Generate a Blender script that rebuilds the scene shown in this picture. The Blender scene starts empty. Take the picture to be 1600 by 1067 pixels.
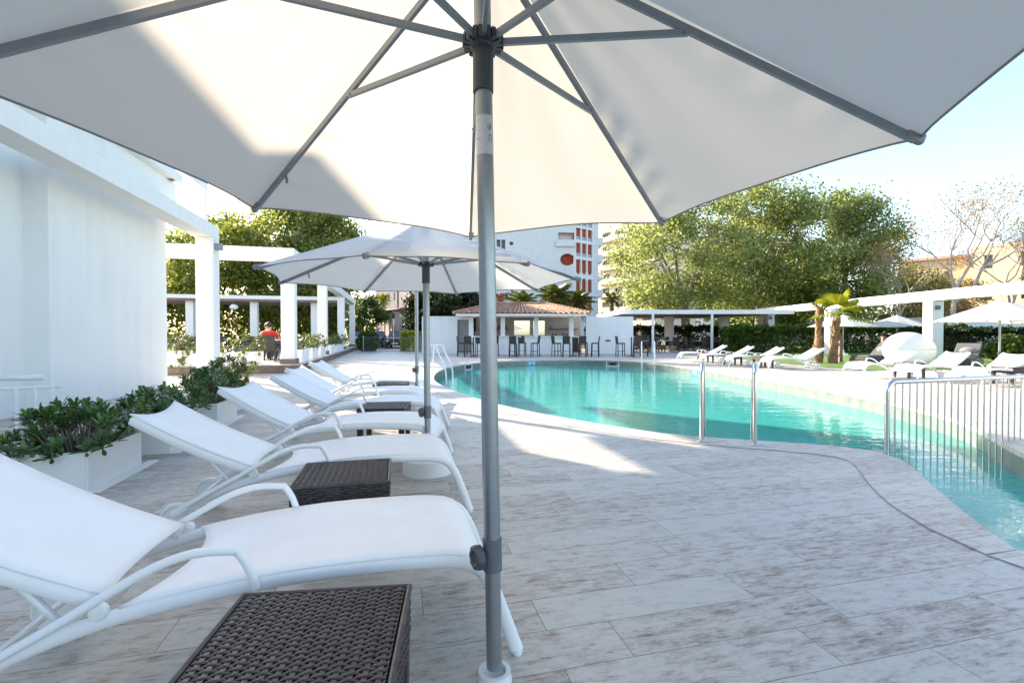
import bpy, bmesh, math, random
import numpy as np
from mathutils import Vector, Matrix, Euler
from mathutils.geometry import tessellate_polygon
R = math.radians
scn = bpy.context.scene
COL = scn.collection

# ---------------------------------------------------------------- camera, sky, sun, exposure
FPX, CAMH, PITCH = 735.0, 1.2, math.atan(11.5 / 735.0)
cam_d = bpy.data.cameras.new("camera")
cam_d.sensor_width = 36.0
cam_d.lens = 36.0 * FPX / 1600.0
cam_d.clip_start, cam_d.clip_end = 0.03, 3000
cam = bpy.data.objects.new("camera", cam_d)
cam.location = (0, 0, CAMH)
cam.rotation_euler = (R(90) - PITCH, 0, 0)
COL.objects.link(cam)
scn.camera = cam

SUN_DIR = Vector((-0.78, 0.625, 0.42)).normalized()
SUN_EL = math.asin(SUN_DIR.z)
SUN_AZ = math.atan2(SUN_DIR.x, SUN_DIR.y)
world = bpy.data.worlds.new("World")
scn.world = world
world.use_nodes = True
wn = world.node_tree
sky = wn.nodes.new("ShaderNodeTexSky")
sky.sky_type = 'NISHITA'
sky.sun_disc = False
sky.sun_elevation = SUN_EL
sky.sun_rotation = SUN_AZ
sky.air_density, sky.dust_density, sky.ozone_density = 1.0, 1.2, 1.0
bg = wn.nodes["Background"]
bg.inputs["Strength"].default_value = 0.15
hs_ = wn.nodes.new("ShaderNodeHueSaturation")
hs_.inputs["Saturation"].default_value = 0.95
wn.links.new(sky.outputs[0], hs_.inputs["Color"])
wn.links.new(hs_.outputs[0], bg.inputs["Color"])
sun_d = bpy.data.lights.new("sun", 'SUN')
sun_d.energy = 5.0
sun_d.angle = R(0.55)
sun_d.color = (1.0, 0.88, 0.72)
sun = bpy.data.objects.new("sun", sun_d)
sun.rotation_euler = SUN_DIR.to_track_quat('Z', 'Y').to_euler()
sun.location = SUN_DIR * 60
COL.objects.link(sun)
vs = scn.view_settings
vs.view_transform = 'Standard'
vs.look = 'None'
vs.exposure = 1.72
vs.gamma = 1.0
scn.cycles.max_bounces = 10
scn.cycles.transparent_max_bounces = 16
scn.cycles.caustics_reflective = False
scn.cycles.caustics_refractive = False
scn.cycles.use_denoising = True

# ---------------------------------------------------------------- helpers
DA = math.atan(0.2455)                     # the deck boards run at this angle to the view
U = Vector((math.cos(DA), math.sin(DA), 0))
V = Vector((-math.sin(DA), math.cos(DA), 0))


def W(a, b, z=0.0):
    return U * a + V * b + Vector((0, 0, z))


def at(px, py, z=0.0):
    """point of the horizontal plane z seen at photo pixel (px, py)"""
    dx, dy = (px - 800) / FPX, (533.5 - py) / FPX
    d = Vector((dx, math.cos(PITCH) + dy * math.sin(PITCH), -math.sin(PITCH) + dy * math.cos(PITCH)))
    t = (z - CAMH) / d.z
    return Vector((d.x * t, d.y * t, z))


class B:
    """collects faces; make() links them as one mesh object"""

    def __init__(s):
        s.v, s.f = [], []

    def add(s, vs_, fs):
        o = len(s.v)
        s.v += [tuple(p) for p in vs_]
        s.f += [tuple(i + o for i in f) for f in fs]
        return s

    def box(s, x0, y0, z0, x1, y1, z1):
        return s.add([(x0, y0, z0), (x1, y0, z0), (x1, y1, z0), (x0, y1, z0), (x0, y0, z1), (x1, y0, z1), (x1, y1, z1), (x0, y1, z1)],
                     [(0, 3, 2, 1), (4, 5, 6, 7), (0, 1, 5, 4), (1, 2, 6, 5), (2, 3, 7, 6), (3, 0, 4, 7)])

    def dbox(s, a0, b0, z0, a1, b1, z1):
        """box given in deck coordinates"""
        return s.prism([W(a0, b0), W(a1, b0), W(a1, b1), W(a0, b1)], z0, z1)

    def prism(s, poly, z0, z1):
        n = len(poly)
        vs_ = [(p[0], p[1], z0) for p in poly] + [(p[0], p[1], z1) for p in poly]
        fs = [tuple(reversed(range(n))), tuple(range(n, 2 * n))]
        fs += [(i, (i + 1) % n, n + (i + 1) % n, n + i) for i in range(n)]
        return s.add(vs_, fs)

    def extr(s, poly, d):
        """planar 3d polygon extruded by vector d"""
        n = len(poly)
        d = Vector(d)
        vs_ = [Vector(p) for p in poly] + [Vector(p) + d for p in poly]
        fs = [tuple(reversed(range(n))), tuple(range(n, 2 * n))]
        fs += [(i, (i + 1) % n, n + (i + 1) % n, n + i) for i in range(n)]
        return s.add(vs_, fs)

    def bar(s, p, q, w, h, up=(0, 0, 1)):
        p, q = Vector(p), Vector(q)
        t = (q - p).normalized()
        sd = t.cross(Vector(up))
        if sd.length < 1e-4:
            sd = t.cross(Vector((0, 1, 0)))
        sd.normalize()
        n = sd.cross(t)
        vs_ = []
        for c in (p, q):
            for a, b in ((-1, -1), (1, -1), (1, 1), (-1, 1)):
                vs_.append(c + sd * (a * w / 2) + n * (b * h / 2))
        return s.add(vs_, [(0, 1, 2, 3), (7, 6, 5, 4), (0, 4, 5, 1), (1, 5, 6, 2), (2, 6, 7, 3), (3, 7, 4, 0)])

    def tube(s, pts, r, n=8, closed=False, caps=True, rh=None, side=None):
        pts = [Vector(p) for p in pts]
        m = len(pts)
        rs = r if isinstance(r, (list, tuple)) else [r] * m
        ring = []
        pn = None
        for i, p in enumerate(pts):
            if closed:
                t = pts[(i + 1) % m] - pts[i - 1]
            else:
                t = pts[min(i + 1, m - 1)] - pts[max(i - 1, 0)]
            t.normalize()
            if side is not None:
                a = Vector(side)
                bn = a.cross(t).normalized()
            else:
                if pn is None:
                    a = Vector((0, 0, 1)) if abs(t.z) < 0.9 else Vector((1, 0, 0))
                    a = (a - t * a.dot(t)).normalized()
                else:
                    a = (pn - t * pn.dot(t))
                    a.normalize()
                pn = a
                bn = t.cross(a)
            k = 1.0 if rh is None else rh
            ring.append([p + (a * math.cos(6.28319 * j / n) + bn * (math.sin(6.28319 * j / n) * k)) * rs[i] for j in range(n)])
        vs_ = [q for rg in ring for q in rg]
        fs = []
        for i in range(m if closed else m - 1):
            i2 = (i + 1) % m
            for j in range(n):
                j2 = (j + 1) % n
                fs.append((i * n + j, i * n + j2, i2 * n + j2, i2 * n + j))
        if caps and not closed:
            fs += [tuple(reversed(range(n))), tuple(range((m - 1) * n, m * n))]
        return s.add(vs_, fs)

    def lathe(s, prof, n=24, c=(0, 0, 0), axis='z'):
        vs_, fs = [], []
        for r_, z in prof:
            for j in range(n):
                a = 6.28319 * j / n
                q = (r_ * math.cos(a), r_ * math.sin(a), z)
                if axis == 'y':
                    q = (q[0], q[2], q[1])
                elif axis == 'x':
                    q = (q[2], q[0], q[1])
                vs_.append((q[0] + c[0], q[1] + c[1], q[2] + c[2]))
        for i in range(len(prof) - 1):
            for j in range(n):
                j2 = (j + 1) % n
                fs.append((i * n + j, i * n + j2, (i + 1) * n + j2, (i + 1) * n + j))
        fs += [tuple(reversed(range(n))), tuple(range((len(prof) - 1) * n, len(prof) * n))]
        return s.add(vs_, fs)

    def grid(s, fn, nu, nv):
        vs_ = [fn(i / nu, j / nv) for i in range(nu + 1) for j in range(nv + 1)]
        fs = [(i * (nv + 1) + j, (i + 1) * (nv + 1) + j, (i + 1) * (nv + 1) + j + 1, i * (nv + 1) + j + 1) for i in range(nu) for j in range(nv)]
        return s.add(vs_, fs)

    def ico(s, c, rx, ry, rz, n=12, m=8):
        vs_, fs = [(c[0], c[1], c[2] - rz)], []
        for i in range(1, m):
            t = math.pi * i / m
            for j in range(n):
                a = 6.28319 * j / n
                vs_.append((c[0] + rx * math.sin(t) * math.cos(a), c[1] + ry * math.sin(t) * math.sin(a), c[2] - rz * math.cos(t)))
        vs_.append((c[0], c[1], c[2] + rz))
        for j in range(n):
            j2 = (j + 1) % n
            fs.append((0, 1 + j2, 1 + j))
            for i in range(m - 2):
                fs.append((1 + i * n + j, 1 + i * n + j2, 1 + (i + 1) * n + j2, 1 + (i + 1) * n + j))
            fs.append((1 + (m - 2) * n + j, 1 + (m - 2) * n + j2, len(vs_) - 1))
        return s.add(vs_, fs)

    def make(s, name, mat, parent=None, smooth=None, bevel=0, loc=None, rotz=0, solid=0, fix=True):
        me = bpy.data.meshes.new(name)
        me.from_pydata(s.v, [], s.f)
        if fix:
            bm = bmesh.new()
            bm.from_mesh(me)
            bmesh.ops.recalc_face_normals(bm, faces=bm.faces)
            bm.to_mesh(me)
            bm.free()
        me.materials.append(mat)
        if smooth:
            me.polygons.foreach_set('use_smooth', [True] * len(me.polygons))
            me.set_sharp_from_angle(angle=R(smooth))
        me.update()
        o = bpy.data.objects.new(name, me)
        COL.objects.link(o)
        if parent:
            o.parent = parent
        if loc is not None:
            o.location = loc
        o.rotation_euler.z = rotz
        if solid:
            md = o.modifiers.new('solid', 'SOLIDIFY')
            md.thickness = solid
            md.offset = -1
        if bevel:
            md = o.modifiers.new('bevel', 'BEVEL')
            md.width = bevel
            md.segments = 2
            md.limit_method = 'ANGLE'
            md.angle_limit = R(40)
        return o


def tag(o, label, cat, group=None):
    o['label'] = label
    o['category'] = cat
    if group:
        o['group'] = group
    return o


def thing(name, label, cat, loc=(0, 0, 0), rotz=0, group=None):
    o = bpy.data.objects.new(name, None)
    o.empty_display_size = 0.1
    COL.objects.link(o)
    o.location = loc
    o.rotation_euler = (0, 0, rotz)
    return tag(o, label, cat, group)


def struct(o):
    o['kind'] = 'structure'
    return o


def dup(root, loc, rotz=None, label=None, scale=None):
    def cp(o, par):
        c = o.copy()
        COL.objects.link(c)
        if par:
            c.parent = par
        for ch in kids.get(o.name, []):
            cp(ch, c)
        return c
    kids = {}
    st = [root]
    while st:
        q = st.pop()
        kids[q.name] = list(q.children)
        st += kids[q.name]
    r = cp(root, None)
    r.location = loc
    if rotz is not None:
        r.rotation_euler = (0, 0, rotz)
    if label:
        r['label'] = label
    if scale:
        r.scale = (scale,) * 3
    return r


def np_mesh(name, verts, quads, mat, parent=None):
    """fast mesh of quads from arrays"""
    me = bpy.data.meshes.new(name)
    nv, nf = len(verts), len(quads)
    me.vertices.add(nv)
    me.vertices.foreach_set('co', np.asarray(verts, np.float32).ravel())
    me.loops.add(nf * 4)
    me.loops.foreach_set('vertex_index', np.asarray(quads, np.int32).ravel())
    me.polygons.add(nf)
    me.polygons.foreach_set('loop_start', np.arange(nf, dtype=np.int32) * 4)
    me.polygons.foreach_set('loop_total', np.full(nf, 4, np.int32))
    me.update(calc_edges=True)
    me.materials.append(mat)
    o = bpy.data.objects.new(name, me)
    COL.objects.link(o)
    if parent:
        o.parent = parent
    return o


# ---------------------------------------------------------------- materials
class NT:
    def __init__(s, name):
        s.mat = bpy.data.materials.new(name)
        s.mat.use_nodes = True
        s.t = s.mat.node_tree
        s.p = s.t.nodes["Principled BSDF"]
        s.out = s.t.nodes["Material Output"]

    def n(s, typ, ins=None, **props):
        nd = s.t.nodes.new(typ)
        for k, v in props.items():
            setattr(nd, k, v)
        for k, v in (ins or {}).items():
            s.set(nd.inputs[k], v)
        return nd

    def set(s, inp, v):
        if hasattr(v, 'is_output'):
            s.t.links.new(v, inp)
        elif isinstance(v, (tuple, list)) and len(v) == 3 and inp.type == 'RGBA':
            inp.default_value = (*v, 1)
        else:
            inp.default_value = v

    def math(s, op, a, b=0.0, c=0.0):
        return s.n('ShaderNodeMath', {0: a, 1: b, 2: c}, operation=op).outputs[0]

    def coord(s, kind='Object', scale=(1, 1, 1), rot=(0, 0, 0)):
        tc = s.n('ShaderNodeTexCoord')
        return s.n('ShaderNodeMapping', {'Vector': tc.outputs[kind], 'Scale': scale, 'Rotation': rot}).outputs[0]

    def noise(s, vec, scale, detail=4, rough=0.55, out='Fac'):
        return s.n('ShaderNodeTexNoise', {'Vector': vec, 'Scale': scale, 'Detail': detail, 'Roughness': rough}).outputs[out]

    def ramp(s, fac, stops):
        nd = s.n('ShaderNodeValToRGB', {'Fac': fac})
        el = nd.color_ramp.elements
        while len(el) < len(stops):
            el.new(0.5)
        for e, (p, c) in zip(el, stops):
            e.position = p
            e.color = (*c, 1) if len(c) == 3 else c
        return nd.outputs[0]

    def mix(s, fac, a, b, mode='MIX'):
        nd = s.n('ShaderNodeMix', data_type='RGBA', blend_type=mode)
        s.set(nd.inputs[0], fac)
        s.set(nd.inputs[6], a)
        s.set(nd.inputs[7], b)
        return nd.outputs[2]

    def bump(s, h, dist=0.01, strength=1.0):
        return s.n('ShaderNodeBump', {'Height': h, 'Distance': dist, 'Strength': strength}).outputs[0]

    def base(s, col=None, rough=None, metal=None, normal=None, spec=None):
        if col is not None:
            s.set(s.p.inputs['Base Color'], col)
        if rough is not None:
            s.set(s.p.inputs['Roughness'], rough)
        if metal is not None:
            s.set(s.p.inputs['Metallic'], metal)
        if normal is not None:
            s.set(s.p.inputs['Normal'], normal)
        if spec is not None:
            s.set(s.p.inputs['Specular IOR Level'], spec)
        return s.mat


def plain(name, col, rough=0.5, metal=0.0, var=0.12, scale=6.0, bump=0.0, bscale=60, spec=0.5):
    m = NT(name)
    v = m.coord()
    f = m.noise(v, scale, 5)
    lo = tuple(c * (1 - var) for c in col)
    hi = tuple(min(1, c * (1 + var)) for c in col)
    c = m.ramp(f, [(0.3, lo), (0.7, hi)])
    nrm = m.bump(m.noise(v, bscale, 3), bump) if bump else None
    rg = m.math('MULTIPLY_ADD', m.noise(v, scale * 2.3, 3), 0.2, rough - 0.1)
    return m.base(c, rg, metal, nrm, spec)


def stucco(name, col, var=0.05):
    m = NT(name)
    v = m.coord()
    big = m.noise(v, 0.7, 6, 0.65)
    vs_ = m.coord(scale=(2.2, 2.2, 0.25))
    streak = m.noise(vs_, 2.0, 5, 0.6)
    f = m.math('MULTIPLY_ADD', streak, 0.5, m.math('MULTIPLY', big, 0.5))
    c = m.ramp(f, [(0.32, tuple(x * (1 - 2.2 * var) for x in col)), (0.5, col), (0.7, tuple(min(0.9, x * (1 + var)) for x in col))])
    nrm = m.bump(m.noise(v, 55, 4), 0.002, 0.6)
    return m.base(c, 0.75, 0, nrm, 0.3)


def leafmat(name, c1, c2, c3, trans=0.45, rough=0.45, rnd_scale=1.3, tint=(1.35, 1.25, 0.55)):
    m = NT(name)
    geo = m.n('ShaderNodeNewGeometry')
    clump = m.noise(m.coord(), rnd_scale, 3)
    f = m.math('MULTIPLY_ADD', clump, 0.9, m.math('MULTIPLY_ADD', geo.outputs['Random Per Island'], 0.7, -0.3))
    c = m.ramp(f, [(0.15, c1), (0.5, c2), (0.9, c3)])
    m.base(c, rough, 0, None, 0.35)
    tr = m.n('ShaderNodeBsdfTranslucent', {'Color': m.mix(1.0, c, tint, 'MULTIPLY')})
    mx = m.n('ShaderNodeMixShader', {0: trans, 1: m.p.outputs[0], 2: tr.outputs[0]})
    m.t.links.new(mx.outputs[0], m.out.inputs[0])
    return m.mat


def deckmat(name, light, brown, blen=1.0, bw=0.225, contrast=0.65):
    """wood-look porcelain boards in running courses"""
    m = NT(name)
    tc = m.n('ShaderNodeTexCoord')
    vec = m.n('ShaderNodeMapping', {'Vector': tc.outputs['Object'], 'Rotation': (0, 0, -DA)}).outputs[0]
    sep = m.n('ShaderNodeSeparateXYZ', {0: vec})
    x, y = sep.outputs[0], sep.outputs[1]
    yr = m.math('DIVIDE', y, bw)
    row = m.math('FLOOR', yr)
    wr = m.n('ShaderNodeTexWhiteNoise', {'W': row}, noise_dimensions='1D').outputs[0]
    xs = m.math('ADD', m.math('DIVIDE', x, blen), m.math('MULTIPLY', wr, 3.7))
    cell = m.math('FLOOR', xs)
    idv = m.n('ShaderNodeCombineXYZ', {0: cell, 1: row}).outputs[0]
    wc = m.n('ShaderNodeTexWhiteNoise', {'Vector': idv}, noise_dimensions='2D')
    rnd, rcol = wc.outputs[0], wc.outputs[1]
    fy = m.math('FRACT', yr)
    fx = m.math('FRACT', xs)
    dy = m.math('MULTIPLY', m.math('MINIMUM', fy, m.math('SUBTRACT', 1.0, fy)), bw)
    dx = m.math('MULTIPLY', m.math('MINIMUM', fx, m.math('SUBTRACT', 1.0, fx)), blen)
    d = m.math('MINIMUM', dx, dy)
    joint = m.n('ShaderNodeMapRange', {'Value': d, 'From Min': 0.0009, 'From Max': 0.0026, 'To Min': 1.0, 'To Max': 0.0}).outputs[0]
    offs = m.n('ShaderNodeVectorMath', {0: rcol, 1: (17, 13, 5)}, operation='MULTIPLY').outputs[0]
    pv = m.n('ShaderNodeVectorMath', {0: vec, 1: offs}, operation='ADD').outputs[0]
    mp_ = lambda sx, sy: m.n('ShaderNodeMapping', {'Vector': pv, 'Scale': (sx, sy, 1)}).outputs[0]
    grain = m.noise(mp_(2.2, 22), 2.0, 10, 0.72)
    fine = m.noise(mp_(9, 110), 2.0, 8, 0.75)
    blot = m.noise(mp_(3.4, 9.0), 2.4, 10, 0.76)
    mott = m.noise(mp_(14, 26), 2.0, 6, 0.7)
    wear = m.n('ShaderNodeMapRange', {'Value': m.math('ADD', blot, m.math('MULTIPLY', m.math('SUBTRACT', rnd, 0.5), 0.22 * contrast)), 'From Min': 0.40, 'From Max': 0.60}).outputs[0]
    st = m.n('ShaderNodeMapRange', {'Value': m.math('ADD', m.math('MULTIPLY', grain, 0.6), m.math('MULTIPLY', fine, 0.4)), 'From Min': 0.40, 'From Max': 0.60}).outputs[0]
    f = m.math('ADD', m.math('MULTIPLY', wear, m.math('MULTIPLY_ADD', st, 0.75, 0.18)), m.math('MULTIPLY', m.math('SUBTRACT', mott, 0.5), 0.7))
    f = m.math('ADD', f, m.math('MULTIPLY', m.math('SUBTRACT', fine, 0.5), 0.5))
    dark = tuple(b * 0.5 for b in brown)
    mid = tuple(0.5 * (a + b) for a, b in zip(light, brown))
    c = m.ramp(f, [(0.0, light), (0.22, tuple(0.92 * l for l in light)), (0.48, mid), (0.82, brown), (1.0, dark)])
    tint = m.mix(m.math('MULTIPLY', rnd, 0.35), (1, 1, 1), (0.98, 0.93, 0.90), 'MIX')
    c = m.mix(1.0, c, tint, 'MULTIPLY')
    # small dark knots
    vor = m.n('ShaderNodeTexVoronoi', {'Vector': m.n('ShaderNodeMapping', {'Vector': pv, 'Scale': (3.2, 9, 1)}).outputs[0], 'Scale': 2.2}).outputs['Distance']
    kn = m.math('MULTIPLY', m.math('LESS_THAN', vor, 0.09), m.math('GREATER_THAN', blot, 0.53))
    c = m.mix(m.math('MULTIPLY', kn, 0.55), c, dark)
    c = m.mix(m.math('MULTIPLY', joint, 0.78), c, (0.17, 0.16, 0.15))
    h = m.math('SUBTRACT', m.math('MULTIPLY', fine, 0.3), m.math('MULTIPLY', joint, 1.0))
    nrm = m.bump(h, 0.0022, 0.7)
    rough = m.math('MULTIPLY_ADD', grain, 0.3, 0.36)
    return m.base(c, rough, 0, nrm, 0.4)


def fabric(name, col, trans=0.4, weave=900.0, tcol=None):
    m = NT(name)
    v = m.coord()
    f = m.noise(v, 5, 5)
    c = m.ramp(f, [(0.3, tuple(x * 0.95 for x in col)), (0.7, col)])
    nrm = m.bump(m.math('ADD', m.noise(v, 14, 5), m.math('MULTIPLY', m.noise(v, weave, 1), 0.1)), 0.004, 0.5)
    m.base(c, 0.85, 0, nrm, 0.2)
    if trans:
        tr = m.n('ShaderNodeBsdfTranslucent', {'Color': tcol or c})
        mx = m.n('ShaderNodeMixShader', {0: trans, 1: m.p.outputs[0], 2: tr.outputs[0]})
        m.t.links.new(mx.outputs[0], m.out.inputs[0])
    return m.mat


M = {}
M['deck'] = deckmat('deck_boards', (0.56, 0.525, 0.465), (0.285, 0.222, 0.172))
M['coping'] = deckmat('coping_stone', (0.585, 0.548, 0.485), (0.34, 0.28, 0.225), blen=0.9)
M['white'] = plain('white_powder_coat', (0.80, 0.80, 0.80), 0.38, 0, 0.03)
M['sling'] = fabric('white_sling_mesh', (0.86, 0.86, 0.86), 0, 700)
M['plaster'] = stucco('white_render', (0.81, 0.80, 0.775), 0.03)
M['plaster_far'] = stucco('white_render_far', (0.74, 0.74, 0.74))
M['canopy'] = fabric('canopy_shaded_cloth', (0.49, 0.505, 0.51), 0.46, 900, (0.61, 0.55, 0.455))  # near parasol cloth, shade of its underside put into a darker grey
M['canopy_sunlit'] = fabric('canopy_sunlit_cloth', (0.74, 0.745, 0.74), 0.42, 900, (0.80, 0.73, 0.62))  # same cloth for the other parasols, sunlit look put into a lighter colour
M['hem'] = plain('grey_hem', (0.25, 0.25, 0.25), 0.8)
M['grey_metal'] = plain('grey_aluminium', (0.26, 0.285, 0.31), 0.42, 0.35, 0.06, 20)
M['pole'] = plain('brushed_grey_pole', (0.30, 0.325, 0.345), 0.33, 0.75, 0.05, 30)
M['dark_plastic'] = plain('dark_plastic', (0.055, 0.06, 0.068), 0.45)
M['slate'] = plain('slate_plastic', (0.11, 0.12, 0.135), 0.5)
M['rattan'] = plain('brown_rattan', (0.046, 0.037, 0.035), 0.42, 0, 0.5, 25, spec=0.5)
M['rattan_core'] = plain('rattan_core', (0.018, 0.015, 0.014), 0.8)
M['rattan_dark'] = plain('dark_wicker', (0.022, 0.020, 0.021), 0.55, 0, 0.3, 30)
M['steel'] = plain('stainless_steel', (0.62, 0.60, 0.58), 0.2, 1.0, 0.04, 12)
M['plastic_white'] = plain('white_plastic', (0.78, 0.78, 0.77), 0.35, 0, 0.03)
M['sticker'] = plain('silver_sticker', (0.62, 0.64, 0.66), 0.3, 0.2, 0.04)
M['ink'] = plain('black_ink', (0.03, 0.03, 0.035), 0.6)
M['brown_stone'] = plain('brown_stone', (0.17, 0.125, 0.105), 0.7, 0, 0.25, 3, 0.003)
M['slat'] = plain('brown_timber', (0.19, 0.13, 0.10), 0.6, 0, 0.25, 9)
M['glass'] = plain('window_glass', (0.06, 0.08, 0.095), 0.08, 0.0, 0.3, 0.3)
M['dark'] = plain('dark_interior', (0.03, 0.03, 0.032), 0.8)
m = NT('terracotta_tile')
v = m.coord(scale=(1, 1, 1))
f = m.math('ADD', m.math('MULTIPLY', m.noise(v, 3.6, 3), .6), m.math('MULTIPLY', m.noise(v, 14, 4), .4))
M['terracotta'] = m.base(m.ramp(f, [(.30, (.10, .05, .035)), (.44, (.30, .13, .075)), (.56, (.42, .24, .15)), (.70, (.52, .40, .28))]), .8, 0, m.bump(m.noise(v, 40, 3), .004))
M['orange'] = plain('orange_red_render', (0.37, 0.06, 0.022), 0.7, 0, 0.15, 2)
M['cream'] = stucco('cream_render', (0.68, 0.52, 0.33), 0.08)
M['cream_light'] = stucco('light_cream_render', (0.74, 0.66, 0.52), 0.05)
M['pale'] = stucco('pale_pink_render', (0.62, 0.52, 0.47), 0.06)
M['asphalt'] = plain('asphalt', (0.055, 0.055, 0.055), 0.85, 0, 0.2, 5, 0.002)
M['ground'] = plain('dry_ground', (0.17, 0.15, 0.11), 0.9, 0, 0.3, 0.6)
M['grass'] = plain('short_grass', (0.10, 0.17, 0.025), 0.8, 0, 0.4, 4, 0.01)
M['trunk'] = plain('pale_bark', (0.24, 0.20, 0.155), 0.85, 0, 0.4, 5, 0.01, 14)
M['bare'] = plain('bare_bark', (0.42, 0.34, 0.28), 0.85, 0, 0.3, 5)
M['palm_bark'] = plain('palm_bark', (0.26, 0.145, 0.075), 0.85, 0, 0.4, 8, 0.01, 25)
M['leaf_plane'] = leafmat('plane_leaves', (0.13, 0.17, 0.065), (0.28, 0.335, 0.135), (0.46, 0.49, 0.23), 0.58, tint=(1.2, 1.15, .7))
M['leaf_left'] = leafmat('sunlit_leaves', (0.11, 0.155, 0.03), (0.24, 0.285, 0.06), (0.38, 0.385, 0.10), 0.5, tint=(1.1, 1.05, .55))
M['leaf_dark'] = leafmat('dark_conifer', (0.012, 0.022, 0.010), (0.028, 0.045, 0.018), (0.05, 0.07, 0.025), 0.25)
M['leaf_hedge'] = leafmat('hedge_leaves', (0.03, 0.065, 0.012), (0.075, 0.13, 0.024), (0.15, 0.20, 0.04), 0.35)
M['leaf_bright'] = leafmat('bright_hedge', (0.20, 0.26, 0.02), (0.36, 0.42, 0.04), (0.50, 0.52, 0.08), 0.5)
M['leaf_shrub'] = leafmat('glossy_shrub_leaves', (0.03, 0.085, 0.028), (0.07, 0.15, 0.045), (0.15, 0.23, 0.07), 0.25, 0.3, 6)
M['leaf_terrace'] = leafmat('terrace_shrub_leaves', (0.04, 0.08, 0.02), (0.09, 0.14, 0.03), (0.22, 0.23, 0.04), 0.35, 0.4, 3)
M['leaf_palm'] = leafmat('palm_fronds', (0.05, 0.075, 0.02), (0.09, 0.12, 0.03), (0.16, 0.18, 0.05), 0.3)
M['leaf_fan'] = leafmat('fan_palm_leaves', (0.12, 0.16, 0.012), (0.22, 0.25, 0.02), (0.32, 0.33, 0.03), 0.4)
M['leaf_ochre'] = leafmat('ochre_leaves', (0.12, 0.11, 0.03), (0.22, 0.20, 0.06), (0.34, 0.30, 0.10), 0.4)
M['leaf_dry'] = leafmat('dry_leaves', (0.20, 0.13, 0.05), (0.30, 0.21, 0.09), (0.38, 0.29, 0.14), 0.35)
M['soil'] = plain('soil', (0.05, 0.035, 0.025), 0.95, 0, 0.3, 20)
M['red_cloth'] = plain('red_cloth', (0.62, 0.02, 0.015), 0.8)
M['skin'] = plain('skin', (0.48, 0.28, 0.20), 0.55, 0, 0.06)
M['hair'] = plain('dark_hair', (0.02, 0.014, 0.011), 0.6)
M['denim'] = plain('dark_denim', (0.03, 0.04, 0.07), 0.8)
M['pink_cloth'] = plain('pale_cloth', (0.55, 0.42, 0.40), 0.85)
M['pad_grey'] = plain('grey_cushion', (0.20, 0.195, 0.185), 0.85, 0, 0.08)
M['pad_dark'] = plain('dark_grey_cushion', (0.10, 0.10, 0.105), 0.85, 0, 0.08)
M['car_dark'] = plain('dark_car_paint', (0.012, 0.012, 0.015), 0.18)
M['car_silver'] = plain('silver_car_paint', (0.20, 0.22, 0.25), 0.22, 0.5)
M['tyre'] = plain('tyre', (0.02, 0.02, 0.02), 0.8)
M['lamp_glass'] = plain('headlamp_glass', (0.7, 0.7, 0.72), 0.1)
M['blue_tile'] = plain('blue_depth_tile', (0.10, 0.42, 0.62), 0.3)
M['sign_red'] = plain('sign_red', (0.55, 0.03, 0.05), 0.5)
M['sign_blue'] = plain('sign_blue', (0.06, 0.10, 0.42), 0.5)

# pool tiles, water
m = NT('pool_floor_tiles')
v = m.coord()
br = m.n('ShaderNodeTexBrick', {'Vector': v, 'Scale': 1.0, 'Brick Width': 0.3, 'Row Height': 0.3, 'Mortar Size': 0.006, 'Color1': (0.17, 0.74, 0.60, 1), 'Color2': (0.15, 0.68, 0.55, 1), 'Mortar': (0.26, 0.78, 0.66, 1)}, offset=0.0)
big = m.noise(v, 0.25, 4)
M['pool_tile'] = m.base(m.mix(m.math('MULTIPLY', big, 0.4), br.outputs[0], (0.12, 0.76, 0.66)), 0.4)
m = NT('pool_wall_stone')
v = m.coord(scale=(1, 1, 1))
c = m.ramp(m.noise(v, 5, 6), [(0.3, (0.12, 0.155, 0.135)), (0.7, (0.22, 0.255, 0.22))])
M['pool_wall'] = m.base(c, 0.35)

m = NT('pool_water')
tc = m.n('ShaderNodeTexCoord')
mp = m.n('ShaderNodeMapping', {'Vector': tc.outputs['Object'], 'Scale': (0.85, 1.7, 1.0), 'Rotation': (0, 0, 0.25)}).outputs[0]
n1 = m.noise(mp, 2.2, 3, 0.55)
n2 = m.noise(mp, 7.5, 3, 0.5)
n3 = m.noise(mp, 0.5, 2, 0.5)
h = m.math('ADD', m.math('MULTIPLY', n1, 0.55), m.math('ADD', m.math('MULTIPLY', n2, 0.14), m.math('MULTIPLY', n3, 0.5)))
nrm = m.bump(h, 0.032, 0.55)
fr = m.n('ShaderNodeFresnel', {'IOR': 1.33, 'Normal': nrm})
gl = m.n('ShaderNodeBsdfGlossy', {'Color': (1, 1, 1, 1), 'Roughness': 0.015, 'Normal': nrm})
tr = m.n('ShaderNodeBsdfTransparent', {'Color': (0.66, 0.97, 0.92, 1)})
body = m.n('ShaderNodeBsdfDiffuse', {'Color': m.mix(m.noise(m.coord(), 0.35, 3), (0.04, 0.50, 0.41), (0.08, 0.60, 0.57)), 'Normal': nrm})
in_ = m.n('ShaderNodeMixShader', {0: 0.60, 1: tr.outputs[0], 2: body.outputs[0]})
mx = m.n('ShaderNodeMixShader', {0: fr.outputs[0], 1: in_.outputs[0], 2: gl.outputs[0]})
m.t.links.new(mx.outputs[0], m.out.inputs[0])
M['water'] = m.mat

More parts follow.
